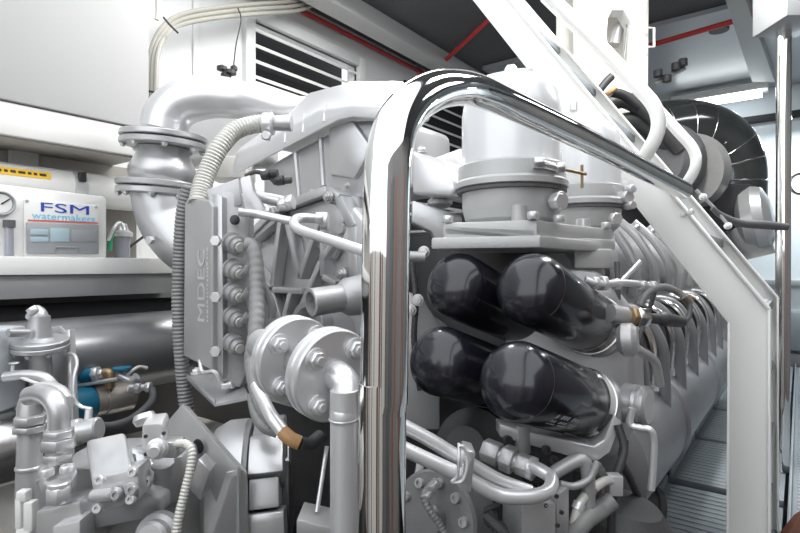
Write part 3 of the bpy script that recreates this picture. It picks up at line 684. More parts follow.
# filter head (casting that filters screw into)
bk = lambda a, b, d_: P(a, b, d_)
hd = MB().prism(px([(545, 262, 1.34), (598, 270, 1.34), (622, 300, 1.32), (632, 330, 1.30), (634, 400, 1.28), (615, 440, 1.28), (598, 458, 1.26), (560, 440, 1.28), (520, 400, 1.33), (500, 330, 1.36)]), axf*.10, .015, 3)
t = hd.build('filter_head', 'cast_silver', E)
for f in (f0, fu):
    MB().disc(f+axf*(Lf-.008), axf, RF+.004, .03, .006, 40).build('mounting_ring', 'silver_paint', t)
MB().disc(P(622, 402, 1.22), D(.75, 0, -.65), .044, .06, .006, 32).build('boss', 'silver_paint', t)
c = P(633, 403, 1.18)
MB().disc(c, D(.8, 0, -.6), .040, .012, .002, 32).build('end_cover', 'silver_paint', t)
MB().bolt(c+D(.8, 0, -.6)*.012, D(.8, 0, -.6), .009).build('hex_bolt', 'bolt_steel', t)
MB().disc(P(618, 340, 1.16), D(.9, .1, -.5), .036, .04, .01, 28).build('upper_boss', 'cast_silver', t)
# tray bracket below filters
tb = MB().prism(px([(500, 424, 1.12), (540, 434, 1.12), (594, 446, 1.12), (604, 440, 1.13), (614, 415, 1.15), (622, 422, 1.15), (610, 452, 1.12), (598, 461, 1.12), (583, 460, 1.12), (500, 437, 1.12)]), F*.05, .003).build('lower_bracket', 'light_silver', t)
# lever handle hanging from disc
tag(MB().tube(px([(632, 408, 1.12), (630, 424, 1.12), (640, 428, 1.11), (650, 430, 1.10), (653.5, 440, 1.10), (653, 465, 1.10), (651, 490, 1.10)]), .0075, 12).build('drain_lever', 'light_silver'), 'pale bent lever handle hanging below the round cover right of the oil filters', 'lever')

# fittings near top right of filters
t = thing('sensor_fitting', 'steel hex fitting with a black cable plug pointing right of the upper oil filter', 'fitting', P(640, 320, 1.3))
MB().tube([P(610, 313, 1.18), P(635, 317, 1.2)], .020, 16, 0).build('body', 'cast_silver', t)
MB().hexa(P(630, 316, 1.18), D(1, -.05, .25), .022, .012).build('copper_washer', 'brass', t)
MB().hexa(P(635, 317, 1.18), D(1, -.05, .25), .0235, .028).build('hex_nut', 'steel', t)
MB().tube(px([(649, 318, 1.2), (660, 319, 1.22), (664, 319, 1.22), (682, 322, 1.25)]), [.011, .013, .017, .013], 12).build('cable_plug', 'hose_black', t)
MB().tube(px([(680, 322, 1.25), (688, 318, 1.27), (690, 305, 1.28), (684, 297, 1.28)]), .006, 8).build('cable', 'rubber', t)
t = thing('fuel_line_fitting', 'pale pipe fitting with ribbed nuts above the upper right oil filter', 'pipe fitting', P(620, 290, 1.3))
MB().tube(px([(585, 280, 1.25), (600, 284, 1.25), (625, 283, 1.28), (652, 286, 1.32)]), .009, 12).build('pipe', 'light_silver', t)
for a, r in ((592, .016), (600, .019), (614, .015), (640, .013), (650, .014)): MB().hexa(P(a, 283+(a-592)*.05, 1.25+(a-592)*.001), R*.9+F*.4, r, .016).build('ribbed_nut', 'light_silver', t)
for L, r, m, nm, lb, ct in (
    ([(640, 305, 1.3), (648, 292, 1.3), (662, 287, 1.32), (676, 291, 1.34), (686, 299, 1.34)], .009, 'hose_grey', 'sensor_hose', 'grey hose arching over the hex fitting with a brass end', 'hose'),
    ([(655, 290, 1.36), (648, 315, 1.36), (640, 340, 1.34), (655, 360, 1.36)], .006, 'rubber', 'black_cable', 'thin black cable falling between fitting and engine runners', 'cable'),
    ([(617, 262, 1.35), (618, 300, 1.33)], .007, 'rubber', 'black_cable', 'thin dark rod below the right end of the filter base', 'cable'),
    ([(640, 262, 1.45), (618, 285, 1.4)], .007, 'light_silver', 'vent_pipe', 'slim silver pipe slanting below the right end of the filter base', 'pipe'),
    ([(618, 425, 1.14), (624, 450, 1.12), (615, 480, 1.1), (612, 510, 1.1), (611, 545, 1.1)], .009, 'hose_black', 'black_hose', 'black hose hanging straight down beside the bent lever handle', 'hose'),
    ([(632, 345, 1.18), (642, 352, 1.18), (655, 362, 1.2), (660, 385, 1.22)], .010, 'silver_paint', 'coolant_pipe', 'bent silver pipe right of the filter head above the round cover', 'pipe'),
    ([(598, 462, 1.0), (590, 478, 1.0), (575, 486, 1.0), (560, 484, 1.0)], .007, 'grey_paint', 'drain_pipe', 'thin grey pipe curving below the filter bracket', 'pipe'),
    ([(545, 480, 1.02), (562, 468, 1.02), (582, 460, 1.02), (588, 478, 1.02), (588, 520, 1.02)], .013, 'grey_paint', 'return_pipe', 'dull grey pipe curving up behind the bent white pipes', 'pipe'),
    ([(612, 500, 1.06), (600, 510, 1.05), (585, 520, 1.0), (570, 540, 1.0)], .018, 'hose_grey', 'lower_hose', 'thick grey hose at the bottom beside the braided hose', 'hose')):
    tag(MB().tube(px(L), r, 12).build(nm, m), lb, ct)
tag(MB().tube([P(684, 297, 1.335), P(690, 303, 1.335)], .012, 12, 0).build('brass_collar', 'brass'), 'small orange brass collar on the end of the arching grey hose', 'collar')
t = thing('braided_hose', 'light hose with brass collar curving down near the bottom right of centre', 'hose', P(590, 510, 1.03))
MB().tube(px([(612, 480, 1.08), (603, 482, 1.05), (592, 490, 1.03), (582, 500, 1.01), (576, 515, 1.0), (573, 532, 1.0), (574, 550, 1.0)]), .009, 12).build('hose', 'hose_pale', t)
MB().tube([P(592, 489, 1.028), P(588, 494, 1.02)], .0115, 12, 0).build('brass_collar', 'brass', t)
MB().tube([P(580, 503, 1.008), P(577, 510, 1.003)], .012, 12, 0).build('crimp', 'light_silver', t)
MB().obox(P(614, 484, 1.08), R*.014, F*.014, U*.02, .003).build('end_block', 'light_silver', t)

# ================================================================ FLANGED VALVE + PIPE (centre)
t = thing('flanged_pipe', 'pale grey flanged pipe with large bolts, bending down left of the polished rail', 'pipe', P(343, 520, .92))
cb = P(333, 375, .92); ca = P(291, 357, 1.02)
an = (cb-ca).normalized(); an = (an+D(.12, 0, -.1)*.0).normalized()
RFl = .081
for c, dd in ((ca, 0), (ca+an*.018, 0), (cb, 0), (cb-an*.018, 0)):
    MB().disc(c-an*.008, an, RFl, .0165, .003, 56).build('flange', 'light_silver', t)
MB().tube([ca-an*.12, cb], .032, 24, 0).build('spool', 'grey_paint', t)
bp_ = circ(cb+an*.0085, an, .057, 4, PI/4+.12)
for p in bp_:
    MB().bolt(p, an, .0155).build('hex_bolt', 'light_silver', t)
for p in circ(ca+an*.0265, an, .057, 4, PI/4+.12):
    MB().bolt(p, an, .0155).build('hex_bolt', 'light_silver', t)
MB().tube([cb, cb+an*.018+U*.002, cb+an*.038-U*.012, P(343.5, 412, .865), P(344, 425, .865), P(344, 470, .865), V(P(344, 533, .865).x, P(344, 533, .865).y, -.29)], [.026, .0255, .025, .0225, .0225, .0225, .0225], 28, 6).build('elbow_pipe', 'light_silver', t)
MB().ring(P(343.5, 419, .865), U, .0225, .0022, 28, 8).build('weld_bead', 'light_silver', t)

# white tubes on gear cover
for L, r, lb in (
    ([(238, 212, 1.4), (262, 215, 1.42), (291, 221, 1.4)], .011, 'short white tube leading from the clamp bracket to the gear cover'),
    ([(320, 219, 1.42), (300, 218, 1.38), (294, 223, 1.33), (300, 230, 1.30), (330, 240, 1.22), (366, 252, 1.14)], .0125, 'bent white tube crossing the ribbed gear cover to the polished rail'),
    ([(255, 196, 1.5), (275, 200, 1.5), (288, 203, 1.5)], .016, 'thick silver stub pipe above the short white tube')):
    tag(MB().tube(px(L), r, 14).build('coolant_tube', 'light_silver'), lb, 'tube')
tag(MB().hexa(P(316, 218, 1.41), R, .017, .02).disc(P(328, 221, 1.43), R*-1, .024, .02).build('tube_nut', 'light_silver'), 'hex nut holding the bent white tube on the gear cover', 'nut')
t = thing('clamp_bracket', 'thin silver bracket strap with wavy edge above the connector panel', 'bracket', P(250, 220, 1.42))
MB().prism(px([(240, 178), (250, 175), (253, 190), (262, 205), (266, 216), (250, 218), (244, 205), (242, 190)], 1.42), F*.03, .002).build('strap', 'silver_paint', t)
MB().prism(px([(206, 190), (238, 178), (242, 205), (214, 215)], 1.46), F*.04, .003).build('plate', 'cast_silver', t)
for a, b, r in ((262, 176, .014), (270, 174, .013), (276, 181, .015), (284, 181, .010), (280, 205, .02), (286, 203, .022), (263, 212, .012)): MB().hexa(P(a, b, 1.46), D(1, .1, -.2), r, .022).build('fitting', 'dark_cast' if b < 190 else 'light_silver', t)
tag(MB().tube(px([(245, 176, 1.46), (256, 172, 1.46), (268, 176, 1.46), (276, 184, 1.46)]), .006, 8).build('sensor_wire', 'hose_black'), 'short black wire arching over the clamp bracket', 'wire')

# ================================================================ ENGINE CONTROL BOX
t = thing('engine_control_box', 'upright grey engine control box with raised lettering and cable sockets', 'control box', P(210, 395, 1.42))
fa = [P(184, 203, 1.50), P(188, 197, 1.49), P(209, 200, 1.43), P(213, 206, 1.42), P(212, 371, 1.42), P(183, 356, 1.50)]
nn = (fa[3]-fa[0]).cross(U).normalized()
if nn.dot(CAM-fa[0]) < 0: nn = -nn
MB().prism(fa, -nn*.07, .006, 3).build('cover', 'grey_paint', t)
edge = [P(212, 193, 1.44), P(222, 196, 1.425), P(223, 378, 1.425), P(213, 374, 1.44)]
MB().prism(edge, D(.1, 0, .9)*.06, .004).build('cover_rim', 'silver_paint', t)
bk_ = [P(221, 190, 1.45), P(247, 194, 1.47), P(248, 370, 1.47), P(240, 388, 1.46), P(221, 384, 1.45)]
MB().prism(bk_, D(.1, 0, .9)*.06, .006).build('socket_panel', 'cast_silver', t)
for b in (241, 297, 351): MB().hexa(P(217, b, 1.405), D(-.1, 0, -1), .015, .014).build('hex_bolt', 'light_silver', t)
MB().bolt(P(235, 220, 1.44), D(0, 0, -1), .011).build('hex_bolt', 'dark_cast', t)
for b in (242, 268, 291, 315, 341):
    c = P(231, b, 1.45); dd = D(.8, -.35, -.8).normalized()
    s_ = MB().lathe(c, dd, [(0, .028), (.008, .028), (.010, .023), (.018, .023), (.020, .026), (.034, .026), (.036, .020), (.05, .018)], 22).build('cable_socket', 'grey_paint', t)
    MB().disc(c+dd*.05, dd, .013, .006, .001, 18).build('plug_core', 'hose_pale', s_)
# embossed text reading upwards
rt = (fa[3]-fa[0]); rt.z = 0; rt.normalize()
org = P(203, 322, 1.435)+nn*.004
k_ = (org-fa[0]).dot(nn); org = org-nn*(k_-.0006)
text('raised_lettering', 'MDEC', org, U, -rt, .046, .0022, 'light_silver', t, width=.195)
sm = MB(); zz_ = org.z
while zz_ < org.z+.19:
    h_ = random.choice((.008, .011, .014)); c = V(org.x, org.y, zz_)+rt*.012
    sm.obox(c+U*h_*.4, rt*.003, nn*.0015, U*h_*.4, 0); zz_ += h_+.002
sm.build('small_raised_line', 'light_silver', t)
# mounting tray
t = thing('mounting_tray', 'thin silver tray bracket under the engine control box', 'bracket', P(225, 400, 1.45))
MB().prism([P(184, 378, 1.55), P(215, 407, 1.38), P(250, 400, 1.42), P(236, 372, 1.6)], (0, 0, .008), .002).prism([P(184, 372, 1.55), P(215, 400, 1.38), P(215, 407, 1.38), P(184, 378, 1.55)], F*.006, .001).build('tray', 'silver_paint', t)
for a, b in ((197, 374), (228, 388), (222, 380)): MB().bolt(P(a, b, 1.45), U, .014).build('hex_bolt', 'light_silver', t)
MB().tube(px([(200, 360, 1.46), (203, 372, 1.44), (215, 372, 1.42), (222, 385, 1.42), (232, 384, 1.42)]), .006, 8).build('wire', 'light_silver', t)

# hoses
def hose(nm, L, r, m, lb, ribs=None, ct='hose', n=14, ends=None):
    h = MB().tube(px(L), r, n, ribs=ribs).build(nm, m); tag(h, lb, ct); return h
hose('ribbed_hose', [(268, 123, 1.62), (252, 125, 1.60), (235, 131, 1.58), (220, 147, 1.55), (208, 170, 1.53), (201, 190, 1.51), (198, 204, 1.49)], .0275, 'hose_pale', 'pale ribbed hose arching from the engine down to the control box', (.010, .0028), n=18)
t = thing('hose_clamp', 'silver clamp holding the pale ribbed hose at the engine', 'clamp', P(268, 125, 1.6))
MB().lathe(P(263, 124, 1.60), R, [(0, .031), (.004, .034), (.028, .034), (.032, .031)], 24).build('band', 'light_silver', t)
MB().tube([P(268, 132, 1.56), P(266, 140, 1.56)], .012, 10, 0).hexa(P(266, 136, 1.55), D(.2, 0, -1), .014, .012).build('screw', 'bolt_steel', t)
MB().lathe(P(272, 123, 1.61), R, [(0, .022), (.06, .026)], 20).build('pipe_end', 'silver_paint', t)
hose('ribbed_hose', [(189, 186, 1.52), (183, 215, 1.53), (180, 260, 1.54), (179, 310, 1.54), (181, 350, 1.54), (184, 385, 1.55), (187, 412, 1.55)], .021, 'hose_grey', 'grey ribbed conduit hanging down along the left of the control box', (.011, .003))
hose('ribbed_hose', [(245, 244, 1.40), (252, 247, 1.40), (256, 262, 1.39), (257, 290, 1.37), (256, 330, 1.32), (252, 360, 1.3), (256, 385, 1.26), (262, 405, 1.22), (275, 425, 1.2)], .020, 'hose_grey', 'dark grey cable hose dropping from the top socket behind the flanges', (.02, .0015))
for i, (b0, lb) in enumerate(((268, 'second'), (291, 'third'), (315, 'fourth'))):
    hose('socket_cable', [(243, b0+2, 1.40), (252, b0+8, 1.41), (257, b0+30, 1.42), (258, b0+60, 1.42), (262, 395, 1.42)], .017, 'hose_grey', 'grey cable leaving the '+lb+' socket of the control box from the top', (.015, .001), 'cable')
hose('thin_hose', [(256, 262, 1.42), (263, 285, 1.42), (272, 305, 1.42), (272, 318, 1.42)], .011, 'hose_grey', 'thin grey hose curving down across the ribs beside the big flange')
t = thing('orange_banded_hose', 'silver hose with an orange brown end dipping below the large flanges', 'hose', P(290, 440, 1.05))
MB().tube(px([(256, 385, 1.15), (263, 400, 1.12), (272, 417, 1.08), (283, 432, 1.06)]), .0135, 16).build('hose', 'light_silver', t)
MB().tube(px([(283, 432, 1.06), (291, 439, 1.05), (300, 443, 1.05)]), .0142, 16).build('orange_sleeve', 'orange_band', t)
MB().tube(px([(299, 443, 1.05), (310, 444, 1.07), (320, 436, 1.1)]), .0135, 16).build('sleeve_end', 'dark_cast', t)
hose('grey_hose', [(253, 395, 1.25), (256, 412, 1.22), (264, 426, 1.2), (278, 432, 1.2)], .014, 'hose_grey', 'dull grey hose behind the orange ended hose')

# dipstick rod and foot
t = thing('support_rod', 'thin pale rod leaning from a grey foot block beside the vertical pipe', 'rod', P(318, 520, 1.05))
MB().tube([P(327, 446, 1.1), P(317, 512, 1.05)], .0045, 10, 0).build('rod', 'light_silver', t)
MB().obox(P(318, 522, 1.05), D(.035, -.008, 0), D(0, .0, .04), U*.016, .004).build('foot_block', 'grey_paint', t)

# ================================================================ LOW CENTRE : white double pipe, pump, blocks
for L, lb in (([(398, 423, .93), (430, 440, .93), (456, 456, .93), (475, 467, .93), (500, 481, .93), (530, 492, .93)], 'upper of two white pipes sloping right from behind the polished rail'),
              ([(398, 446, .90), (430, 461, .90), (462, 476, .90), (492, 492, .90), (510, 497, .90), (535, 496, .91), (549, 490, .93), (551, 478, .96), (540, 470, .98), (530, 466, 1.0)], 'lower of two white pipes, sloping right then looping up to the fitting')):
    tag(MB().tube(px(L), .0125, 16).build('bent_pipe', 'light_silver'), lb, 'pipe', 'two white sloping pipes')
t = thing('pipe_clamp', 'grey block clamp with wire loop holding the two white sloping pipes', 'clamp', P(465, 485, .90))
MB().obox(P(466, 466, .905), D(.009, -.002, 0), D(0, 0, .025), D(.004, .034, 0), .003).build('block', 'silver_paint', t)
MB().tube(px([(459, 443, .88), (459, 460, .87), (457, 476, .87), (452, 482, .87), (463, 480, .87), (468, 462, .87), (464, 448, .87), (459, 446, .87)]), .0028, 8).build('wire_loop', 'light_silver', t)
MB().bolt(P(467, 460, .88), D(0, 0, -1), .006).build('hex_bolt', 'light_silver', t)
t = thing('hydraulic_pump', 'dull grey round pump with a ring of bolt holes at the bottom centre', 'pump', P(455, 560, 1.05))
ax = D(-.55, .22, -.8).normalized(); c = P(432, 520, 1.0)
MB().lathe(c, -ax, [(0, 0), (0, .085), (.006, .09), (.03, .09), (.034, .086), (.22, .086)], 44).build('drum', 'mid_cast', t)
MB().lathe(c, ax, [(0, .03), (.02, .028), (.022, 0)], 28).build('hub', 'mid_cast', t)
for p in circ(c, ax, .068, 10, .2): MB().socket(p, ax, .0095).build('socket_bolt', 'cast_silver', t)
MB().obox(P(500, 500, 1.1), D(.04, 0, 0), D(0, 0, .06), U*.06, .006).build('adapter', 'dark_cast', t)
t = thing('valve_block', 'square grey valve block with bolted side plate under the white pipe loop', 'valve block', P(528, 540, .95))
MB().obox(P(528, 517, .99), D(.032, -.004, .004), D(-.01, 0, .04), U*.045, .004).build('block', 'cast_silver', t)
MB().obox(P(555, 510, 1.0), D(.016, .002, .014), D(-.01, 0, .02), U*.045, .006).build('side_plate', 'cast_silver', t)
for a, b in ((537, 507), (540, 528), (545, 505), (556, 496), (561, 512), (557, 525)): MB().socket(P(a, b, .955), D(.3, .1, -1), .004).build('socket_bolt', 'dark_cast', t)
t = thing('hydraulic_fitting', 'chunky grey hex fitting lying above the white pipe loop', 'fitting', P(510, 475, 1.05))
a0 = P(484, 449, 1.06); a1 = P(536, 470, 1.0); dd = (a1-a0).normalized(); ll = (a1-a0).length
MB().hexa(a0, dd, .024, ll*.32).build('hex_body', 'cast_silver', t)
MB().tube([a0, a1], .017, 16, 0).build('core', 'grey_paint', t)
MB().hexa(a0+dd*ll*.38, dd, .027, ll*.22).build('hex_nut', 'cast_silver', t)
MB().hexa(a0+dd*ll*.66, dd, .022, ll*.22).build('hex_nut', 'cast_silver', t)
MB().lathe(a0+dd*ll*.88, dd, [(0, .022), (.01, .022), (.012, .012)], 20).build('collar', 'light_silver', t)
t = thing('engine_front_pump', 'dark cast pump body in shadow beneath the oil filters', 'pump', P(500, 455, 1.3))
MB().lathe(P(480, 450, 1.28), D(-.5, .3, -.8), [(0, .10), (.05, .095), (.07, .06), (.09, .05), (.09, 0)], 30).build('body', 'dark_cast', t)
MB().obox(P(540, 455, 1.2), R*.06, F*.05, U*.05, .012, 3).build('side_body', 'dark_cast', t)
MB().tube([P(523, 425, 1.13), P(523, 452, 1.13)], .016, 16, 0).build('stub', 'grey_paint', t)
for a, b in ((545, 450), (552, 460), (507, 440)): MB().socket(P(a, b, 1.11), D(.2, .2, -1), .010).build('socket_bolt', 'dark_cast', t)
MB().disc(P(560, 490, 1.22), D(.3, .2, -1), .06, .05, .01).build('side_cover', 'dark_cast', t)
t = thing('hose_tee', 'small grey tee hose fitting beside the round pump', 'fitting', P(432, 505, .98))
MB().tube(px([(436, 480, .98), (430, 487, .97), (424, 496, .96), (430, 510, .95), (440, 525, .95), (447, 540, .95)]), .007, 10, ribs=(.007, .0012)).build('hose', 'hose_grey', t)
for a, b, r in ((432, 483, .012), (426, 492, .013), (431, 508, .011)): MB().hexa(P(a, b, .96), D(.5, -.8, 0), r, .012).build('nut', 'silver_paint', t)
tag(MB().prism([P(417, 462, 1.08), P(425, 462, 1.08), P(410, 545, 1.05), P(402, 545, 1.05)], F*.015, .002).build('strut', 'grey_paint'), 'flat grey strut slanting down just right of the polished rail', 'strut')
t = thing('rusty_fitting', 'small brownish fitting at the bottom edge right of the round pump', 'fitting', P(495, 530, .93))
MB().tube(px([(486, 515, .95), (494, 523, .94), (503, 532, .93), (510, 545, .93)]), .009, 10).hexa(P(488, 516, .95), D(.6, -.7, 0), .014, .014).hexa(P(497, 526, .94), D(.6, -.7, 0), .014, .014).build('body', 'dark_cast', t)
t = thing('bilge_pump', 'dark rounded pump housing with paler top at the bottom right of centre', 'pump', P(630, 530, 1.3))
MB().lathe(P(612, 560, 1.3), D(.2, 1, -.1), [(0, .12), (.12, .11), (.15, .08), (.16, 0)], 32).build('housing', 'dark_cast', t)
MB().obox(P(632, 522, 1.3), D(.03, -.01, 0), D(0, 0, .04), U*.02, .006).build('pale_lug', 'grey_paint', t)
# block below engine right
tag(MB().prism([V(-.62, 1.9, .42), V(-.52, 1.9, .42), V(-.50, 4.9, .42), V(-.62, 4.9, .42)], (0, 0, .1), .01).build('foundation_rail', 'dark_cast'), 'dark foundation rail running beneath the engine at the right', 'rail')

for L, rr_, m, nm, lb in (
    ([(412, 262, 1.35), (416, 300, 1.33), (414, 340, 1.33), (420, 390, 1.34)], .008, 'hose_black', 'black_cable', 'black cable running down between the polished rail and the left oil filters'),
    ([(565, 470, 1.15), (580, 455, 1.15), (600, 470, 1.15), (604, 500, 1.15)], .010, 'hose_grey', 'wiring_loom', 'grey wiring loom looping under the filter bracket'),
    ([(640, 500, 1.35), (630, 478, 1.3), (622, 462, 1.28), (625, 440, 1.28)], .010, 'hose_black', 'wiring_loom', 'black wiring loom rising behind the bent lever handle'),
    ([(470, 530, 1.0), (482, 512, 1.0), (498, 505, 1.03), (506, 490, 1.06)], .006, 'hose_black', 'wiring_loom', 'thin black wiring beside the square valve block')):
    tag(MB().tube(px(L), rr_, 10, ribs=(.014, .0008)).build(nm, m), lb, 'cable')
# ================================================================ LEFT: PUMP GROUP
dp = 1.0
t = thing('pilot_valve_pump', 'silver painted hydraulic pump with ports at the bottom left', 'pump', P(110, 560, 1.1))
MB().prism(px([(28, 478, 1.1), (75, 470, 1.05), (150, 462, 1.08), (185, 480, 1.12), (196, 560, 1.12), (30, 560, 1.1)]), F*.2, .02, 3).build('pump_body', 'cast_silver', t)
MB().prism(px([(34, 512, 1.0), (80, 500, 1.0), (84, 560, 1.0), (34, 560, 1.0)]), F*.1, .008).build('port_block', 'silver_paint', t)
MB().prism(px([(52, 527, .97), (80, 520, .97), (80, 560, .97), (52, 560, .97)]), F*.05, .004).build('port_step', 'light_silver', t)
MB().prism(px([(84, 503, 1.02), (130, 488, 1.0), (160, 500, 1.03), (160, 516, 1.03), (84, 532, 1.02)]), F*.12, .006).build('side_ledge', 'silver_paint', t)
MB().prism(px([(156, 462, 1.06), (182, 456, 1.08), (190, 470, 1.1), (175, 505, 1.08), (152, 506, 1.06)]), F*.1, .008).build('neck', 'cast_silver', t)
MB().lathe(P(160, 533, 1.0), D(.05, .25, -1), [(0, .04), (.02, .038), (.025, .03), (.045, .03), (.05, .024), (.052, 0)], 28).build('end_plug', 'cast_silver', t)
# valve box with four bolts
cbx = [P(91, 480, .95), P(137, 468, .935), P(140, 499, .935), P(97, 515, .95)]
fr_ = MB().hull(cbx, [p+D(-.02, .02, 1)*.05 for p in cbx], .004, 2)
fr_.build('valve_face', 'light_silver', t)
A = [P(87, 440, 1.05), P(92, 433, 1.05), P(120, 430, 1.03), P(126, 436, 1.02)]
MB().hull([P(92, 484, .955), P(133, 473, .935), P(134, 492, .94), P(95, 500, .96)], [P(86, 439, 1.08), P(125, 431, 1.06), P(128, 452, 1.06), P(88, 462, 1.08)], .008, 3).build('valve_box', 'light_silver', t)
for a, b in ((101, 480), (134, 472), (99, 508), (132, 499)): MB().socket(P(a, b, .93), D(-.05, .25, -1), .0085).build('socket_bolt', 'light_silver', t)
for a, b in ((117, 494), (133, 489)): MB().socket(P(a, b, .925), D(.0, .15, -1), .009).disc(P(a, b, .935), D(0, .15, -1), .013, .008).build('adjuster', 'cast_silver', t)
MB().tube([P(94, 496, .94), P(113, 494, .925)], .011, 14, 0).build('cartridge', 'light_silver', t)
# right lugs of valve box
MB().prism(px([(128, 448, 1.02), (145, 452, 1.02), (155, 470, 1.0), (153, 484, .99), (140, 486, .99), (136, 470, 1.0)]), D(0, -.1, 1)*.05, .008).build('side_lug', 'silver_paint', t)
MB().socket(P(148, 481, .975), D(0, .2, -1), .010).build('socket_bolt', 'light_silver', t)
# hex plugs, flange with two bolts
MB().prism(px([(38, 468, 1.03), (50, 457, 1.06), (73, 458, 1.05), (78, 470, 1.02), (72, 482, 1.0), (42, 483, 1.0)]), (0, 0, -.03), .006).build('flange_pad', 'cast_silver', t)
for a, b in ((47, 475), (67, 472)): MB().socket(P(a, b, 1.0), U, .0125).build('socket_bolt', 'light_silver', t)
MB().hexa(P(59, 502, .99), U, .022, .03).disc(P(59, 488, .99), U, .019, .012).build('hex_plug', 'light_silver', t)
# actuator
t = thing('solenoid_valve', 'small silver solenoid valve with round end cap above the pump', 'valve', P(160, 460, 1.02))
MB().prism(px([(142, 425, .98), (162, 423, .96), (164, 430, .96), (162, 455, .97), (146, 458, .99), (141, 450, .99)]), D(-.25, .1, 1)*.055, .005).build('body', 'light_silver', t)
ax = D(.12, -.02, -1).normalized()
MB().lathe(P(158, 448, .965), ax, [(0, .019), (.006, .019), (.008, .016), (.016, .015), (.018, .010), (.022, .009), (.022, 0)], 26).build('end_cap', 'light_silver', t)
MB().lathe(P(146, 424, 1.03), D(-.3, .8, .2), [(0, .018), (.01, .022), (.02, .018), (.022, 0)], 20).build('top_dome', 'silver_paint', t)
for a, b in ((146, 436), (164, 433), (146, 454)): MB().socket(P(a, b, .965), ax, .0035).build('screw', 'dark_cast', t)
MB().obox(P(172, 447, 1.0), R*.018, F*.02, U*.015, .004).build('plug_connector', 'silver_paint', t)
MB().tube([P(162, 462, 1.02), P(162, 478, 1.03)], .022, 14, 0).build('stem', 'cast_silver', t)
hose('ribbed_hose', [(176, 444, .98), (186, 444, .97), (192, 452, .96), (190, 470, .95), (184, 495, .94), (178, 520, .93), (174, 550, .92)], .0082, 'hose_pale', 'slim pale ribbed hose hanging from the solenoid valve', (.006, .0014))

# triangular bracket plate + coupling drum
t = thing('bracket_plate', 'thick grey triangular bracket plate standing behind the silver pump', 'bracket', P(205, 540, 1.15))
MB().hull(px([(168, 420, 1.25), (182, 404, 1.24), (238, 467, 1.08), (240, 560, 1.06), (165, 560, 1.25)]), px([(178, 424, 1.30), (188, 405, 1.28), (248, 472, 1.12), (250, 560, 1.10), (175, 560, 1.30)]), .004).build('plate', 'grey_paint', t)
MB().prism(px([(226, 472, 1.08), (234, 470, 1.08), (236, 560, 1.08), (197, 560, 1.0)]), D(.012, 0, .006), .002).build('gusset', 'silver_paint', t)
MB().disc(P(199, 446, 1.16), D(-.5, 0, -1), .016, .004).build('hole', 'dark_hole', t)
MB().obox(P(203, 476, 1.08), D(.012, -.012, 0), F*.02, D(.01, .03, 0), .003).build('lug', 'silver_paint', t)
t = thing('coupling_drum', 'round grey coupling drum with segmented rim behind the bracket plate', 'coupling', P(255, 540, 1.25))
ax = D(.90, .05, .15).normalized(); c = P(220, 508, 1.30)
MB().lathe(c, ax, [(0, .19), (.03, .205), (.075, .205), (.085, .195), (.085, 0)], 56).build('drum', 'silver_paint', t)
x_, y_, a_ = frame(ax)
def ringseg(r0, r1, t0, t1, a0, a1, n=6):
    s = MB(); ins = []; 
    loop = []
    for i in range(n+1):
        a = a0+(a1-a0)*i/n; loop.append(c+a_*t0+(x_*math.cos(a)+y_*math.sin(a))*r1)
    for i in range(n, -1, -1):
        a = a0+(a1-a0)*i/n; loop.append(c+a_*t0+(x_*math.cos(a)+y_*math.sin(a))*r0)
    return s.prism(loop, a_*(t1-t0), .003)
for k in range(7):
    a0 = k*2*PI/7+.15
    ringseg(.10, .205, .090, .165, a0, a0+.50).build('rim_segment', 'silver_paint', t)
    ringseg(.10, .192, .092, .155, a0+.53, a0+.86).build('rim_segment', 'grey_paint', t)
MB().lathe(c, ax, [(.09, .10), (.17, .09), (.18, 0)], 36).build('hub', 'dark_cast', t)

# pipes at far left front
t = thing('hydraulic_pipe', 'thick silver upright pipe with hex nuts at the bottom left edge', 'pipe', P(30, 560, 1.12))
MB().tube(px([(52, 398, 1.14), (42, 396, 1.14), (33, 402, 1.14), (30, 414, 1.13), (30, 440, 1.12), (29, 480, 1.11), (27, 560, 1.10)]), [.016, .018, .020, .023, .023, .024, .025], 22).build('pipe', 'grey_paint', t)
MB().hexa(P(30.5, 423, 1.12), U, .031, .016, .0008).hexa(P(30.3, 431, 1.12), U, .033, .013, .0008).build('hex_nut', 'silver_paint', t)
MB().lathe(P(29, 469, 1.11), U, [(0, .024), (.002, .0255), (.006, .0255), (.008, .024)], 24).build('bead', 'silver_paint', t)
t = thing('hydraulic_elbow', 'silver elbow pipe with stacked hex nuts rising from the pump', 'pipe', P(58, 460, 1.03))
MB().tube(px([(30, 396, 1.10), (42, 394, 1.07), (53, 399, 1.04), (58.5, 412, 1.03), (59, 432, 1.03)]), .0195, 22).build('elbow', 'silver_paint', t)
for b, r, h in ((437, .0225, .014), (449, .026, .022), (460, .023, .014)):
    MB().hexa(P(59, b, 1.03), U, r*1.2, h, .0008).build('hex_nut', 'silver_paint', t)
MB().tube([P(59, 428, 1.03), P(59, 462, 1.03)], .021, 20, 0).build('sleeve', 'light_silver', t)
t = thing('sight_fitting', 'pale narrow bright fitting low at the left edge beside the upright pipe', 'fitting', P(25, 540, 1.0))
for a, b, w_, h_ in ((24, 495, .010, .010), (21, 512, .006, .03), (31, 515, .009, .028), (26, 535, .014, .016)): MB().obox(P(a, b, 1.03), R*w_, F*.01, U*h_, .003).build('piece', 'white_paint', t)

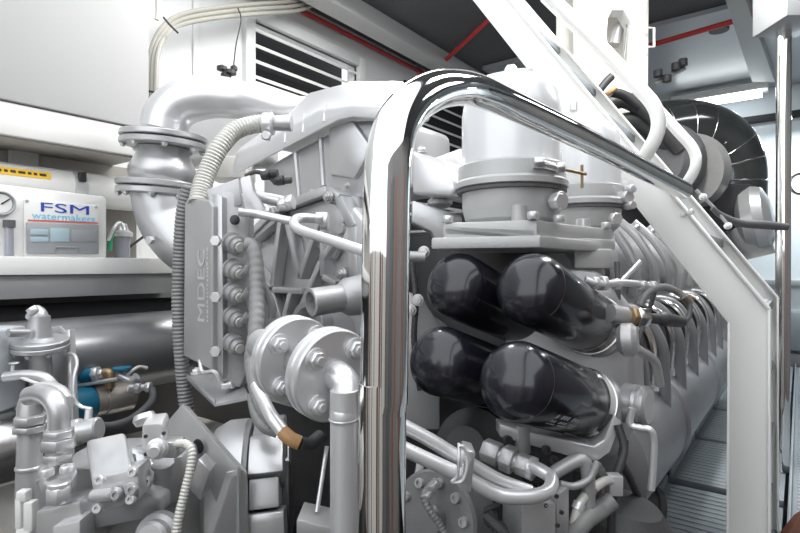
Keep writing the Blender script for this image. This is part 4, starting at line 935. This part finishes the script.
# ------------------------------------------------ left mid: valve assembly
t = thing('switch_box', 'narrow grey electrical box at the left edge below the shelf', 'box', P(3, 408, 1.5))
MB().obox(P(-8, 368, 1.55), R*.058, F*.06, U*.118, .008, 3).build('body', 'box_grey', t)
MB().tube([P(8, 333, 1.5), P(28, 333, 1.55)], .012, 12, 0).build('cable_gland', 'grey_paint', t)
t = thing('valve_assembly', 'silver round flanged valve with a small elbow on top at the left below the shelf', 'valve', P(40, 420, 1.6))
c = P(40, 350, 1.6)
MB().disc(P(40, 349, 1.6), D(.05, 1, -.12), .078, .014, .002, 36).build('flange', 'silver_paint', t)
MB().disc(P(40, 344.5, 1.6), D(.05, 1, -.12), .077, .016, .003, 36).build('flange', 'silver_paint', t)
bolts(t, circ(P(40, 350, 1.6), D(.05, 1, -.12), .066, 8), D(-.05, -1, .12), .008)
MB().lathe(P(39.5, 341, 1.6), U, [(0, .05), (.01, .035), (.04, .03), (.075, .028)], 24).build('neck', 'silver_paint', t)
MB().tube(px([(39.5, 335, 1.6), (40, 325, 1.6), (38, 316, 1.6), (33, 312, 1.6)]), .026, 16).build('elbow', 'silver_paint', t)
MB().hexa(P(35, 313, 1.58), D(-.5, .8, -.2), .016, .02).build('hex_nut', 'light_silver', t)
MB().tube([P(40, 352, 1.6), P(42, 400, 1.6)], .030, 18, 0).build('lower_neck', 'silver_paint', t)
MB().tube(px([(5, 377, 1.5), (25, 375, 1.5), (45, 378, 1.5), (58, 392, 1.5)]), .015, 14).build('side_pipe', 'silver_paint', t)
MB().tube(px([(13, 365, 1.5), (14, 373, 1.5), (30, 381, 1.48), (52, 387, 1.46)]), .0045, 8).build('thin_line', 'white_paint', t)
MB().disc(P(14, 364, 1.5), U, .014, .005).build('small_knob', 'silver_paint', t)
t = thing('mounting_plate', 'upright grey mounting plate behind the small flanged valve', 'plate', P(58, 410, 1.7))
MB().prism(px([(14, 332, 1.72), (60, 326, 1.72), (67, 333, 1.68), (67, 430, 1.68), (14, 430, 1.72)]), F*.01, .003).build('plate', 'silver_paint', t)
MB().prism(px([(66, 330, 1.66), (69.5, 330, 1.66), (74, 440, 1.6), (70, 440, 1.6)]), F*.03, .002).build('edge_rail', 'light_silver', t)
MB().tube(px([(66, 354, 1.62), (74, 355, 1.6), (77, 364, 1.58), (74, 378, 1.56), (74, 396, 1.55), (80, 406, 1.55), (92, 409, 1.55)]), .0055, 8).build('thin_line', 'light_silver', t)
t = thing('saddle_elbow', 'pale rounded elbow fitting in front of the mounting plate', 'pipe fitting', P(48, 410, 1.35))
MB().tube(px([(27, 420, 1.3), (30, 404, 1.3), (42, 394, 1.28), (56, 396, 1.26), (64, 405, 1.24)]), [.022, .026, .030, .028, .024], 18).build('elbow', 'light_silver', t)

# steel actuator and blue motor
t = thing('sea_water_motor', 'steel cylinder motor with dark blue end below the big tank', 'motor', P(110, 415, 1.9))
a0 = P(92, 402, 1.85); a1 = P(128, 395, 1.95); dd = (a1-a0).normalized()
MB().lathe(a0, dd, [(0, .04), (.004, .052), (.03, .052), (.034, .048), (.04, .048), (.042, .054), (.13, .054), (.136, .048), (.15, .03)], 32).build('steel_can', 'steel_warm', t)
MB().lathe(a0, -dd, [(0, .052), (.012, .056), (.10, .056), (.11, .045)], 28).build('blue_end', 'blue_paint', t)
MB().tube(px([(70, 377, 1.85), (94, 374, 1.85)]), .024, 16, 0).build('blue_handle', 'blue_paint', t)
MB().hexa(P(93, 374, 1.85), D(1, .05, 0), .026, .02).hexa(P(99, 373.5, 1.85), D(1, .05, 0), .017, .014).build('clamp_nut', 'light_silver', t)
MB().tube(px([(101, 373.5, 1.86), (109, 373, 1.86), (110, 380, 1.86), (110, 388, 1.86)]), .016, 14).build('brass_elbow', 'brass', t)
MB().tube(px([(76, 386, 1.84), (100, 382, 1.84), (118, 379, 1.84)]), .007, 10).build('silver_line', 'light_silver', t)
MB().tube(px([(120, 375, 1.83), (131, 380, 1.83), (137, 376, 1.83)]), .013, 12).build('valve_stub', 'light_silver', t)
MB().lathe(P(122, 372, 1.82), U, [(0, .015), (.01, .03), (.016, .03), (.02, 0)], 18).build('blue_knob', 'blue_paint', t)
MB().tube([P(128, 388, 1.88), P(150, 387, 1.92)], .012, 12, 0).hexa(P(135, 388, 1.89), R, .019, .018).hexa(P(146, 387, 1.9), R, .019, .018).build('shaft_fitting', 'light_silver', t)
hose('white_hose', [(125, 377, 1.83), (132, 371, 1.83), (139, 367, 1.85), (147, 368, 1.87)], .006, 'hose_pale', 'thin pale hose curling above the steel cylinder motor')
hose('black_hose', [(152, 388, 1.9), (153, 398, 1.88), (146, 408, 1.82), (130, 420, 1.75), (112, 426, 1.65), (100, 426, 1.6)], .013, 'rubber', 'dark grey hose sagging from the steel motor to the silver joint')
t = thing('pipe_joint', 'short thick silver pipe joint left of the pump valve box', 'pipe joint', P(86, 430, 1.45))
MB().lathe(P(73, 433, 1.45), D(1, .18, .0), [(0, .03), (.004, .036), (.02, .036), (.024, .031), (.07, .031), (.074, .026)], 26).build('body', 'light_silver', t)
MB().tube([P(88, 420, 1.45), P(89, 410, 1.46)], .010, 12, 0).build('nipple', 'light_silver', t)

# tanks
t = thing('steel_tank', 'large horizontal brushed steel cylinder in shadow under the shelf', 'tank', (-2.12, 1.1, 1.02))
MB().lathe((-2.12, .1, 1.165), (0, 1, 0), [(0, 0), (.01, .10), (.04, .15), (2.2, .15), (2.23, .1), (2.24, 0)], 48).build('shell', 'tank_steel', t)
MB().tube([V(-2.45, -.2, 1.30), V(-2.45, 2.3, 1.30)], .05, 20, 0).build('rear_pipe', 'rubber', t)
t = thing('lower_cylinder', 'shiny horizontal steel cylinder at the left edge behind the upright pipe', 'cylinder', (-1.80, .5, .85))
MB().lathe((-1.80, -.3, .985), (0, 1, 0), [(0, 0), (0, .10), (.92, .10), (.93, 0)], 40).build('shell', 'steel', t)
tag(MB().box((-2.6, -.5, .55), (-1.9, 1.6, .72), .01).build('low_plinth', 'cream_paint'), 'cream plinth at the left edge under the shiny cylinder', 'plinth')
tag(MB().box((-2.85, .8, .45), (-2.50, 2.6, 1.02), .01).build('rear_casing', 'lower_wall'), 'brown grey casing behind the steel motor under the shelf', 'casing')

# ================================================================ WALKWAY
def plate(nm, x0, x1, y0, y1, z, lb, grp=None):
    t = thing(nm, lb, 'walkway plate', V((x0+x1)/2, (y0+y1)/2, z-.03), grp)
    MB().box((x0, y0, z-.03), (x1, y1, z), .003).box((x0, y0, z), (x0+.012, y1, z+.035), .002).build('plate', 'grating', t)
    g = MB(); y = y0+.03
    while y < y1-.02: g.box((x0+.03, y, z), (x1-.02, y+.026, z+.0035), .0015, 1); y += .045
    g.build('grip_ridges', 'grating', t, kind='stuff')
    return t
for i, (y0, y1) in enumerate(((2.05, 2.72), (2.80, 3.5), (3.56, 4.3), (4.36, 5.2), (5.26, 6.6))):
    plate('walkway_plate', -.50, -.055, y0, y1, .5, ('nearest', 'second nearest', 'third', 'fourth', 'farthest')[i]+' ribbed grey walkway plate along the engine side', 'ribbed walkway plates')
plate('walkway_plate', -.04, 1.6, 1.9, 6.6, .5, 'wide blue grey ribbed walkway at the right edge behind the stair')
tag(MB().prism([P(778, 545, 1.9), P(800, 518, 1.9), P(820, 505, 1.9), P(820, 560, 1.9)], F*.03, .004).build('brown_mat_edge', 'brown_paint'), 'small brown corner piece at the bottom right edge', 'mat')

# ================================================================ LIGHTS / WORLD / CAMERA
for i, (x, y) in enumerate(LMP):  # area lights of the added overhead fill lamps
    l = bpy.data.lights.new('lamp_light', 'AREA'); l.shape = 'RECTANGLE'; l.size = .22; l.size_y = 1.2
    l.energy = (5, 26, 20)[i]; l.color = (1, .985, .96)
    o = bpy.data.objects.new('lamp_light', l); COL.objects.link(o); o.location = (x, y, 3.30)
l = bpy.data.lights.new('lamp_light', 'AREA'); l.shape = 'RECTANGLE'; l.size = 1.0; l.size_y = .1; l.energy = 22; l.color = (.9, .96, 1)
o = bpy.data.objects.new('lamp_light', l); COL.objects.link(o); o.location = ((f0.x+f1.x)/2, 6.3, 3.0)
o.location = (.2, 6.2, 2.9)
w = bpy.data.worlds.new('world'); bpy.context.scene.world = w; w.use_nodes = True
nt = w.node_tree; bg = nt.nodes['Background']; bg.inputs['Color'].default_value = (.93, .96, 1, 1); bg.inputs['Strength'].default_value = 1.25
cam = bpy.data.cameras.new('camera'); cam.lens = 24; cam.sensor_width = 36; cam.clip_start = .02
co_ = bpy.data.objects.new('camera', cam); COL.objects.link(co_)
co_.location = CAM; co_.rotation_euler = (PI/2, 0, math.atan2(S_, C_))
sc = bpy.context.scene; sc.camera = co_
sc.view_settings.view_transform = 'Standard'; sc.view_settings.look = 'None'; sc.view_settings.gamma = 1; sc.view_settings.use_curve_mapping = False
sc.view_settings.exposure = .95
